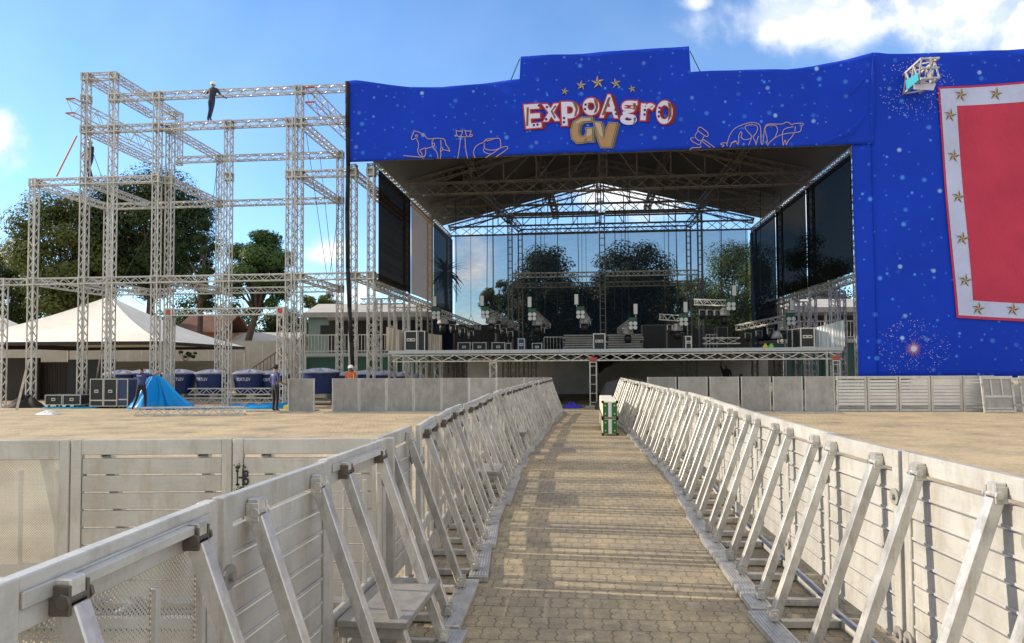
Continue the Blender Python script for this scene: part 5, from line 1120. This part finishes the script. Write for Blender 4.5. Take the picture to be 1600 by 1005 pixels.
def wall(px0, px1, Y, py_top, m, lab, name='wall', thick=.2, z=None, Yb=None):
    a = at(px0, py_top, Y); b = at(px1, py_top, Yb or Y); z = z or a.z; mb = MB(); d = (Vector((b.x, b.y, 0))-Vector((a.x, a.y, 0))); n_ = Vector((-d.y, d.x, 0)).normalized()*(thick/2)
    mb.obox(((a.x+b.x)/2, (a.y+b.y)/2, z/2), d/2, n_, EZ*(z/2)); return tag(mb.build(name, m), lab, 'wall')
wall(-60, 62, 39, 560, 'dark_wall', 'dark slatted hoarding at the far left under the tents', 'hoarding')
w_ = thing('hoarding', 'dark vertical-board hoarding under the big tent', 'wall', at(110, 600, 39.5)*1, 0)
mb = MB(); a = at(55, 566, 39.5); b = at(112, 566, 39.5); n = 14
for i in range(n): x = a.x+(b.x-a.x)*i/n; mb.box(x, x+(b.x-a.x)/n-.02, a.y-.04, a.y+.02*(i % 2), 0, a.z)
mb.build('board', 'dark_wall', w_)
wall(108, 180, 39.2, 562, 'black', 'black sheet wall right of the slatted hoarding', 'hoarding')
cw = wall(-40, 470, 52, 534, 'concrete', 'long grey concrete yard wall behind the tents', 'yard_wall', Yb=54)
mb = MB()
for px in range(200, 460, 21): q = at(px, 545, 51.8); mb.box(q.x-.02, q.x+.02, q.y-.0, q.y+.03, 0, 3.2)
tag(mb.build('wall_fence', 'truss_metal'), 'pale sheet fence in front of the concrete yard wall', 'fence')
fw = wall(180, 345, 46, 565, 'concrete', 'low pale wall right of the black sheets behind the tanks', 'yard_wall')
# stair
mb = MB(); a = at(395, 575, 50); b = at(440, 545, 50); mb.bar(a, b, .06); mb.bar(a-EZ*.9, b-EZ*.9, .08)
for t in range(9): q = a+(b-a)*(t/8); mb.bar(q-EZ*.9, q, .035)
tag(mb.build('stair_railing', 'dark_metal'), 'dark stair railing against the concrete wall', 'railing')
def house(px0, px1, Y, py_eave, py_ridge, m, lab, depth=7, roof='tile_roof', windows=(), z0=0):
    a = at(px0, py_eave, Y); b = at(px1, py_eave, Y); zr = at(px0, py_ridge, Y+depth/2).z; r = thing('house', lab, 'house', ((a.x+b.x)/2, Y+depth/2, 0)); mb = MB()
    mb.box(a.x, b.x, Y, Y+depth, 0, a.z); mb.build('wall', m, r)
    rm = MB(); e = .45; P = [(a.x-e, Y-e, a.z-.05), (b.x+e, Y-e, a.z-.05), (b.x+e, Y+depth/2, zr), (a.x-e, Y+depth/2, zr), (a.x-e, Y+depth+e, a.z-.05), (b.x+e, Y+depth+e, a.z-.05)]
    rm.add(P, [(0, 1, 2, 3), (3, 2, 5, 4)]); rm.build('roof', roof, r, solid=.12)
    for (s, w, z_, h) in windows:
        x = a.x+(b.x-a.x)*s; f = MB(); f.box(x, x+w, Y-.05, Y-.01, z_, z_+h); f.build('window', 'black', r)
house(278, 340, 62, 519, 492, 'brick_wall', 'small house with a red tiled roof behind the white tent', windows=((.3, 1, 3, .9),))
house(340, 450, 64, 538, 520, 'green_wall', 'low pale green house behind the scaffold', roof='canopy', windows=((.5, 1.0, 2.6, .9),))
house(482, 545, 60, 494, 480, 'green_wall', 'pale green house wall under the long canopy', roof='tile_roof', windows=((.3, 1.1, 4.2, .8), (.65, 1.1, 4.2, .8)))
house(1026, 1052, 74, 452, 440, 'brick_wall', 'tall orange brick building seen through the backdrop', 5, 'tile_roof')
house(845, 872, 66, 478, 460, 'dark_wall', 'dark building between the trees behind the backdrop', 6, 'dark_wall')
house(948, 1045, 70, 505, 492, 'concrete', 'low pale building at the foot of the dark trees', 6, 'canopy')
def grandstand(px0, px1, Y, py_roof, py_floor, lab):
    a = at(px0, py_roof, Y); b = at(px1, py_roof, Y); zf = at(px0, py_floor, Y).z; r = thing('viewing_platform', lab, 'platform', ((a.x+b.x)/2, Y+3, 0)); D_ = 6
    c = MB(); n = 12; P = []
    for i in range(n+1): t = i/n; x = a.x+(b.x-a.x)*t; P += [(x, Y-.6, a.z-.12), (x, Y+D_*.5, a.z+.75), (x, Y+D_, a.z-.12)]
    c.add(P, [(3*i+k, 3*i+3+k, 3*i+4+k, 3*i+1+k) for i in range(n) for k in (0, 1)]); c.build('canopy', 'canopy', r, solid=.08)
    g_ = MB(); g_.box(a.x, b.x, Y-.66, Y-.58, a.z-.36, a.z-.06); g_.build('gutter', 'plate_metal', r)
    f = MB(); f.box(a.x, b.x, Y, Y+D_, zf-.18, zf); f.build('floor', 'deck_top', r); k = MB(); k.box(a.x, b.x, Y+D_-.2, Y+D_, zf, a.z-.2); k.build('back_wall', 'dark_wall', r)
    n = max(2, int((b.x-a.x)/2.4))
    for i in range(n+1): x = a.x+(b.x-a.x)*i/n; p = MB(); p.box(x-.07, x+.07, Y-.02, Y+.12, 0, a.z-.1); p.build('post', 'truss_metal', r)
    q = MB(); q.bar((a.x, Y-.05, zf+1.1), (b.x, Y-.05, zf+1.1), .06); q.bar((a.x, Y-.05, zf+.12), (b.x, Y-.05, zf+.12), .05); n = int((b.x-a.x)/.2)
    for i in range(n): x = a.x+(b.x-a.x)*i/n; q.bar((x, Y-.05, zf), (x, Y-.05, zf+1.08), .035)
    q.build('railing', 'truss_metal', r); s = MB(); s.box(a.x, b.x, Y+.3, Y+.36, 0, zf-.25); s.build('skirt', 'green_dark', r)
grandstand(477, 690, 45, 488, 552, 'long covered viewing platform with white canopy left of the stage')
grandstand(1225, 1420, 46, 480, 530, 'covered viewing platform with white canopy seen past the right stage screens')

# ------------------------------------------------------------------ trees
import array
def tree(name, px, py_top, py_base, hw, Y, leaf, lab, seed, n_leaf=5200, size=.30, shape=1.0, trunk_px=None, cat='tree', blobs=24, sparse=1.0, trunk_r=.3, depth=1.0):
    rr = random.Random(seed); top = at(px, py_top, Y); bot = at(px, py_base, Y); rx = hw/F*Y; cz = (top.z+bot.z)/2; rz_ = (top.z-bot.z)/2; c = Vector((top.x, Y, cz))
    r = thing(name, lab, cat, (c.x, Y, 0), 0)
    tb = MB(); tp = Vector((c.x+(0 if trunk_px is None else (trunk_px-px)/F*Y), Y, 0)); fork = Vector((c.x, Y, max(1.5, bot.z*.8+cz*.2)))
    mid = tp*.5+fork*.5+Vector((rr.uniform(-.3, .3), 0, 0)); tb.tube(tp, mid, trunk_r, trunk_r*.8, 10); tb.tube(mid, fork, trunk_r*.8, trunk_r*.62, 10)
    B = []
    for k in range(blobs):
        for _ in range(30):
            d = Vector((rr.uniform(-1, 1), rr.uniform(-1, 1), rr.uniform(-1, 1)))
            if .35 < d.length < 1: break
        p = c+Vector((d.x*rx*.80, d.y*rx*.75*depth, d.z*rz_*.80*shape)); b_r = rr.uniform(.16, .33)*min(rx, rz_*1.2); B.append((p, b_r))
        e = p-(p-fork)*.15; m1 = fork.lerp(e, .5)+Vector((rr.uniform(-.4, .4), rr.uniform(-.4, .4), rr.uniform(.0, .6))); w = trunk_r*.34*rr.uniform(.7, 1.2)
        tb.tube(fork-EZ*.2, m1, w, w*.65, 6, False); tb.tube(m1, e, w*.65, w*.2, 6, False)
        for q in range(2): e2 = e+Vector((rr.gauss(0, 1), rr.gauss(0, 1), rr.gauss(.3, .8)))*b_r*.7; tb.tube(m1.lerp(e, .7), e2, w*.3, w*.08, 5, False)
    tb.build('trunk', 'bark', r)
    V = []; FS = []
    tot = sum(b[1]**2 for b in B)
    for p, b_r in B:
        m_ = int(1.35*n_leaf*b_r*b_r/tot*sparse)
        for _ in range(m_):
            d = Vector((rr.gauss(0, 1), rr.gauss(0, 1), rr.gauss(0, 1))).normalized(); rad = b_r*(.30+.72*rr.random()**.6); q = p+Vector((d.x*rad*1.15, d.y*rad*1.15, d.z*rad*.8))
            nn = (d*.9+(q-c).normalized()*.7+Vector((rr.gauss(0, .38), rr.gauss(0, .38), rr.gauss(.35, .38)))).normalized(); a = nn.orthogonal().normalized(); a = Matrix.Rotation(rr.uniform(0, 2*PI), 3, nn) @ a; b = nn.cross(a); s = size*rr.uniform(.5, 1.1)*.82
            o = len(V); V += [q-a*s*.5, q+b*s*.28+nn*s*.08, q+a*s*.55, q-b*s*.28+nn*s*.06]; FS.append((o, o+1, o+2, o+3))
    me = bpy.data.meshes.new('crown'); me.from_pydata([v-FR[r.name][0] for v in V], [], FS); me.materials.append(MATS[leaf]); me.update(); o = bpy.data.objects.new('crown', me); COL.objects.link(o); o.parent = r; return r
tree('broadleaf_tree', 8, 358, 530, 75, 66, 'leaf_dark', 'dark round tree at the left picture edge', 1, 12000, .36, trunk_px=10)
tree('broadleaf_tree', 112, 285, 515, 105, 58, 'leaf_olive', 'broad olive-green tree behind the left scaffold posts', 2, 30000, .36, blobs=60)
tree('broadleaf_tree', 238, 255, 490, 118, 60, 'leaf_dark', 'tall spreading dark tree behind the middle of the scaffold', 3, 34000, .36, blobs=64, trunk_r=.42)
tree('broadleaf_tree', 315, 330, 505, 40, 56, 'leaf_dark', 'slender dark tree between the spreading tree and the bushy one', 41, 4200, .28, blobs=14)
tree('broadleaf_tree', 402, 335, 505, 62, 55, 'leaf_fresh', 'bushy mid-green tree with a dark trunk right of the spreading tree', 4, 20000, .31, trunk_px=374, blobs=40, trunk_r=.34)
tree('bush', 290, 545, 565, 20, 50, 'leaf_dark', 'low dark bush in front of the concrete wall', 5, 600, .2, blobs=6, trunk_r=.05, cat='bush')
tree('broadleaf_tree', 500, 452, 490, 34, 75, 'leaf_olive', 'low far tree above the long canopy left of the stage', 6, 2600, .3)
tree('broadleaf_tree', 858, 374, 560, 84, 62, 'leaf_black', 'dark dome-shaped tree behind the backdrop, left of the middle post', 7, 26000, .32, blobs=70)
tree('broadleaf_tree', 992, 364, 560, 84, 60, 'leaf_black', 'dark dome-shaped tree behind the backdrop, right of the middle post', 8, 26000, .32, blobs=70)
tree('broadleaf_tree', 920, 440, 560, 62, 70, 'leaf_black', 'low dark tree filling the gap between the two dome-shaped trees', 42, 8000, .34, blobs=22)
tree('broadleaf_tree', 777, 432, 500, 30, 64, 'leaf_olive', 'small olive tree behind the backdrop left of the dark building', 9, 6000, .24, blobs=26)
tree('feathery_tree', 1140, 345, 560, 88, 56, 'leaf_bamboo', 'light feathery tree behind the right half of the backdrop', 10, 20000, .24, blobs=46)
tree('feathery_tree', 1065, 425, 540, 40, 62, 'leaf_dark', 'low dark tree left of the feathery tree', 11, 5000, .28, blobs=18)
tree('broadleaf_tree', 1275, 360, 500, 75, 72, 'leaf_dark', 'dark tree behind the right stage screens', 12, 7000, .34, blobs=22)
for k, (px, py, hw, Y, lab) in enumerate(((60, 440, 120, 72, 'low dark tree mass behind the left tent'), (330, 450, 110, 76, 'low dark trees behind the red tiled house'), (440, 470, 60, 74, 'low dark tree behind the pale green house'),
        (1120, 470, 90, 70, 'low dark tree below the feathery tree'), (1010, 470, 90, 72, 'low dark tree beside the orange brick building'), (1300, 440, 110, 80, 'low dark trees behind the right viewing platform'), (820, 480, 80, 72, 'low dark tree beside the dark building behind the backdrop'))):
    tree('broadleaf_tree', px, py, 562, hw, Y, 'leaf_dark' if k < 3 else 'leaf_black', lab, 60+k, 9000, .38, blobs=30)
wall(700, 1230, 66, 508, 'dark_wall', 'long dark wall behind the stage backdrop', 'yard_wall')
# palm
def palm(px, py, Y, lab):
    c = at(px, py, Y); r = thing('palm_tree', lab, 'palm', (c.x, c.y, 0)); t = MB(); t.tube((c.x+.3, c.y, 0), c, .2, .14, 10); t.build('trunk', 'bark', r); rr = random.Random(4); f = MB()
    for k in range(34):
        a = 2*PI*k/34*2.618; el = rr.uniform(-.9, 1.2); l = rr.uniform(1.3, 1.9); d = Vector((math.cos(a)*math.cos(el), math.sin(a)*math.cos(el), math.sin(el))); p = c.copy(); sd = d.cross(EZ).normalized()
        for s in range(6):
            q = p+d*l/6; w = .16*(1-s/6)+.02; f.add([p-sd*w, p+sd*w, q+sd*w*.8, q-sd*w*.8], [(0, 1, 2, 3)]); p = q; d = (d-EZ*.14).normalized()
        for s in range(9): e = rr.uniform(-.5, .5); q = c+d*rr.uniform(.2, l); f.add([q, q+sd*.05, q+(d+sd*e)*.5], [(0, 1, 2)])
    f.build('crown', 'leaf_dark', r)
palm(696, 425, 52, 'palm tree half hidden behind the left navy cloth of the stage')

# ------------------------------------------------------------------ people
def person(lab, loc, rz, J, cols, hat=None, scale=1.0, fingers=True, group=None):
    """one continuous skinned body; J holds joint positions in metres with the feet near z = 0, facing +y"""
    base = dict(pel=(0, 0, .95), sp=(0, 0, 1.13), ch=(0, 0, 1.33), nk=(0, 0, 1.49), hd=(0, .01, 1.585), ht=(0, .005, 1.70), nose=(0, .10, 1.60))
    for s, x in (('l', -1), ('r', 1)):
        base.update({'sh'+s: (.175*x, 0, 1.42), 'el'+s: (.23*x, -.02, 1.14), 'wr'+s: (.23*x, .06, .90), 'hp'+s: (.10*x, 0, .90), 'kn'+s: (.11*x, .02, .50), 'an'+s: (.11*x, -.02, .09), 'to'+s: (.12*x, .13, .045)})
    base.update(J); names = list(base); rad = dict(pel=(.155, .115), sp=(.14, .10), ch=(.165, .115), nk=(.058, .058), hd=(.082, .092), ht=(.062, .07), nose=(.016, .016))
    for s in 'lr': rad.update({'sh'+s: (.07, .07), 'el'+s: (.046, .046), 'wr'+s: (.032, .032), 'hp'+s: (.095, .095), 'kn'+s: (.062, .062), 'an'+s: (.045, .045), 'to'+s: (.042, .036)})
    E = [('pel', 'sp'), ('sp', 'ch'), ('ch', 'nk'), ('nk', 'hd'), ('hd', 'ht'), ('hd', 'nose')]
    for s in 'lr': E += [('ch', 'sh'+s), ('sh'+s, 'el'+s), ('el'+s, 'wr'+s), ('pel', 'hp'+s), ('hp'+s, 'kn'+s), ('kn'+s, 'an'+s), ('an'+s, 'to'+s)]
    for s in 'lr':      # palm, four fingers and a thumb
        w = Vector(base['wr'+s]); d = (w-Vector(base['el'+s])).normalized(); sd_ = d.cross(Vector((0, 0, 1)) if abs(d.z) < .9 else Vector((1, 0, 0))).normalized(); n_ = d.cross(sd_)
        base['pa'+s] = tuple(w+d*.075); rad['pa'+s] = (.038, .022); E.append(('wr'+s, 'pa'+s)); names.append('pa'+s)
        if fingers:
            for k, (o_, l) in enumerate(((-.027, .062), (-.009, .075), (.009, .07), (.027, .055))):
                a = f'f{k}{s}'; b = f'g{k}{s}'; p = w+d*.105+sd_*o_; base[a] = tuple(p+d*l*.4+n_*.008); base[b] = tuple(p+d*l*.85+n_*.03); rad[a] = rad[b] = (.0095, .0095); E += [('pa'+s, a), (a, b)]; names += [a, b]
            a = 'th'+s; base[a] = tuple(w+d*.07+sd_*-.06+n_*.02); rad[a] = (.011, .011); E.append(('pa'+s, a)); names.append(a)
    idx = {n_: i for i, n_ in enumerate(names)}
    me = bpy.data.meshes.new('body'); me.from_pydata([base[n_] for n_ in names], [(idx[a], idx[b]) for a, b in E], []); o = bpy.data.objects.new('body', me); COL.objects.link(o)
    sk = o.modifiers.new('skin', 'SKIN'); sk.use_smooth_shade = True
    for n_, i in idx.items(): me.skin_vertices[0].data[i].radius = rad[n_]; me.skin_vertices[0].data[i].use_root = (n_ == 'pel')
    ss = o.modifiers.new('sub', 'SUBSURF'); ss.levels = 1; ss.render_levels = 1
    bpy.context.view_layer.update(); dg = bpy.context.evaluated_depsgraph_get(); m2 = bpy.data.meshes.new_from_object(o.evaluated_get(dg)); bpy.data.objects.remove(o)
    order = ['shirt', 'skin', 'pants', 'shoes', 'hair']; m2.materials.clear()
    for k in order: m2.materials.append(MATS[cols[k]])
    part = {}
    for a, b in E:
        k = 0
        if a[:2] in ('el', 'wr', 'pa') or a[0] in 'fg' or b in ('hd', 'nose'): k = 1
        if a in ('hd',) and b == 'ht': k = 1
        if a[:2] in ('hp', 'kn'): k = 2
        if a[:2] == 'an': k = 3
        part[(a, b)] = k
    segs = [(Vector(base[a]), Vector(base[b]), part[(a, b)], a) for a, b in E]; hd = Vector(base['hd']); fw = (Vector(base['nose'])-hd).normalized()
    for pl in m2.polygons:
        c = pl.center; best = min(segs, key=lambda s: (c-(s[0]+(s[1]-s[0])*max(0, min(1, (c-s[0]).dot(s[1]-s[0])/max(1e-9, (s[1]-s[0]).length_squared))))).length); k = best[2]
        if k == 0 and c.z < Vector(base['pel']).z+.03 and best[3] == 'pel': k = 2
        if best[3] in ('hd', 'nk') and (c-hd).z > -.02 and ((c-hd).dot(fw) < .035 or (c-hd).z > .085): k = 4
        if best[3][:2] == 'sh' and cols.get('long'): k = 0
        pl.material_index = k; pl.use_smooth = True
    ob = bpy.data.objects.new('person', m2); COL.objects.link(ob); ob.location = Vector(loc); ob.rotation_euler = (0, 0, rz); ob.scale = (scale,)*3; FR[ob.name] = (Vector((0, 0, 0)), 0); tag(ob, lab, 'person', group)
    if hat:
        kind, m = hat; h = MB(); c = hd+Vector((0, -.005, .055)); h.lathe(c, [(.105, 0), (.11, .03), (.10, .08), (.065, .12), (.02, .135)], 16)
        q = h.add([c+Vector((x*.085, .07, .012)) for x in (-1, 1)]+[c+Vector((x*.07, .19, .0)) for x in (1, -1)], [(0, 1, 2, 3)]); hh = h.build('cap' if kind == 'cap' else 'helmet', m, base=(0, 0, 0), smooth=True); hh.parent = ob
    return ob
blue = dict(shirt='shirt_blue', skin='skin_mid', pants='pants_black', shoes='shoes', hair='hair')
g1 = W(SP(221, 600, -1.95)[0], -1.95, 0); g2 = gnd(430, 644)
p1 = person('worker in a blue T-shirt seen from behind, lifting the blue tarp with one raised hand', g1, 0,
       dict(elr=(.36, .16, 1.38), wrr=(.52, .36, 1.50), ell=(-.22, .18, 1.20), wrl=(-.10, .36, 1.16), hpl=(-.10, 0, .90), knl=(-.20, .04, .49), anl=(-.31, -.06, .09), tol=(-.36, .08, .045), hpr=(.10, 0, .90), knr=(.14, .05, .49), anr=(.16, .02, .09), tor=(.18, .16, .045)), blue, scale=.98)
p2 = person('worker in a blue T-shirt, black trousers and dark cap standing near the lone grey barrier', g2, R(-38),
       dict(elr=(.25, -.04, 1.13), wrr=(.20, .20, 1.06), ell=(-.24, -.05, 1.13), wrl=(-.20, .16, 1.02)), blue, ('cap', 'cap'), scale=1.0)
# printed marks on the shirts
for ob, (x, y, z, w_) in ((p1, (-.02, -.128, 1.36, .16)), (p2, (0, -.128, 1.36, .14))):
    mb = MB()
    for k in range(5): mb.add([Vector((x-w_/2+w_*k/5, y, z)), Vector((x-w_/2+w_*(k+.7)/5, y, z)), Vector((x-w_/2+w_*(k+.7)/5, y, z+.035)), Vector((x-w_/2+w_*k/5, y, z+.035))], [(0, 1, 2, 3)])
    q = mb.build('shirt_print', 'print_white', base=(0, 0, 0)); q.parent = ob
# rigger standing on the upper beams
u, z = uz(331, 187, -.02); zt_ = uz(331, 152, 0)[1]
dark = dict(shirt='shirt_dark', skin='skin_mid', pants='pants_blue', shoes='shoes', hair='hair', long=True)
person('rigger in white helmet standing on a high scaffold beam, holding the beam above', W(u, -.2, Z3+.15), R(-8), dict(pel=(.10, -.02, .93), sp=(.13, -.03, 1.10), ch=(.15, -.02, 1.28), nk=(.14, 0, 1.44), hd=(.12, .03, 1.53), ht=(.11, .03, 1.65), nose=(.09, .125, 1.55),
       shl=(-.02, 0, 1.37), ell=(-.20, .12, 1.25), wrl=(-.34, .22, 1.30), shr=(.32, 0, 1.36), elr=(.46, .05, 1.15), wrr=(.54, .22, 1.10), hpl=(.0, 0, .89), hpr=(.18, 0, .89), knl=(-.02, .05, .49), knr=(.08, .05, .49), anl=(-.12, .06, .09), anr=(-.02, .06, .09), tol=(-.17, .2, .045), tor=(-.02, .21, .045)), dark, ('helmet', 'white_paint'), scale=.96)
# rigger climbing the corner post
u, z = uz(131, 281, 0)
person('rigger climbing the left corner post of the scaffold, holding an orange pole', W(u-.02, .42, Z2+.15), R(150), dict(elr=(.36, .02, 1.28), wrr=(.52, .06, 1.12), ell=(-.20, .2, 1.28), wrl=(-.12, .32, 1.45), knl=(-.14, .12, .52), anl=(-.15, -.02, .09), tol=(-.17, .11, .045)),
       dict(shirt='shirt_dark', skin='skin_mid', pants='pants_blue', shoes='shoes', hair='hair'), ('helmet', 'white_paint'), scale=1.0)
mb = MB(); mb.tube(SW(88, 276, -.35), SW(120, 212, -.35), .035, n=8); tag(mb.build('orange_pole', 'orange_pole'), 'thin orange pole held by the rigger on the corner post', 'pole')
person('worker in a white helmet and orange vest behind the plate barriers', W(SP(548, 600, -1.2)[0], -1.2, 0), R(165), dict(ell=(-.22, .16, 1.16), wrl=(-.12, .32, 1.05)), dict(shirt='vest_orange', skin='skin_dark', pants='pants_black', shoes='shoes', hair='hair'), ('helmet', 'white_paint'), scale=.98)
sil = dict(shirt='shirt_dark', skin='skin_dark', pants='pants_black', shoes='shoes', hair='hair')
person('worker in dark clothes with one arm raised under the stage deck', W(SP(1135, 590, 6)[0], 6, 0), R(160), dict(elr=(.26, .05, 1.62), wrr=(.22, .08, 1.86)), sil, scale=.96)
person('worker in dark clothes bending low under the stage deck', W(SP(1158, 600, 5.5)[0], 5.5, -.34), R(200), {}, sil, scale=.93)
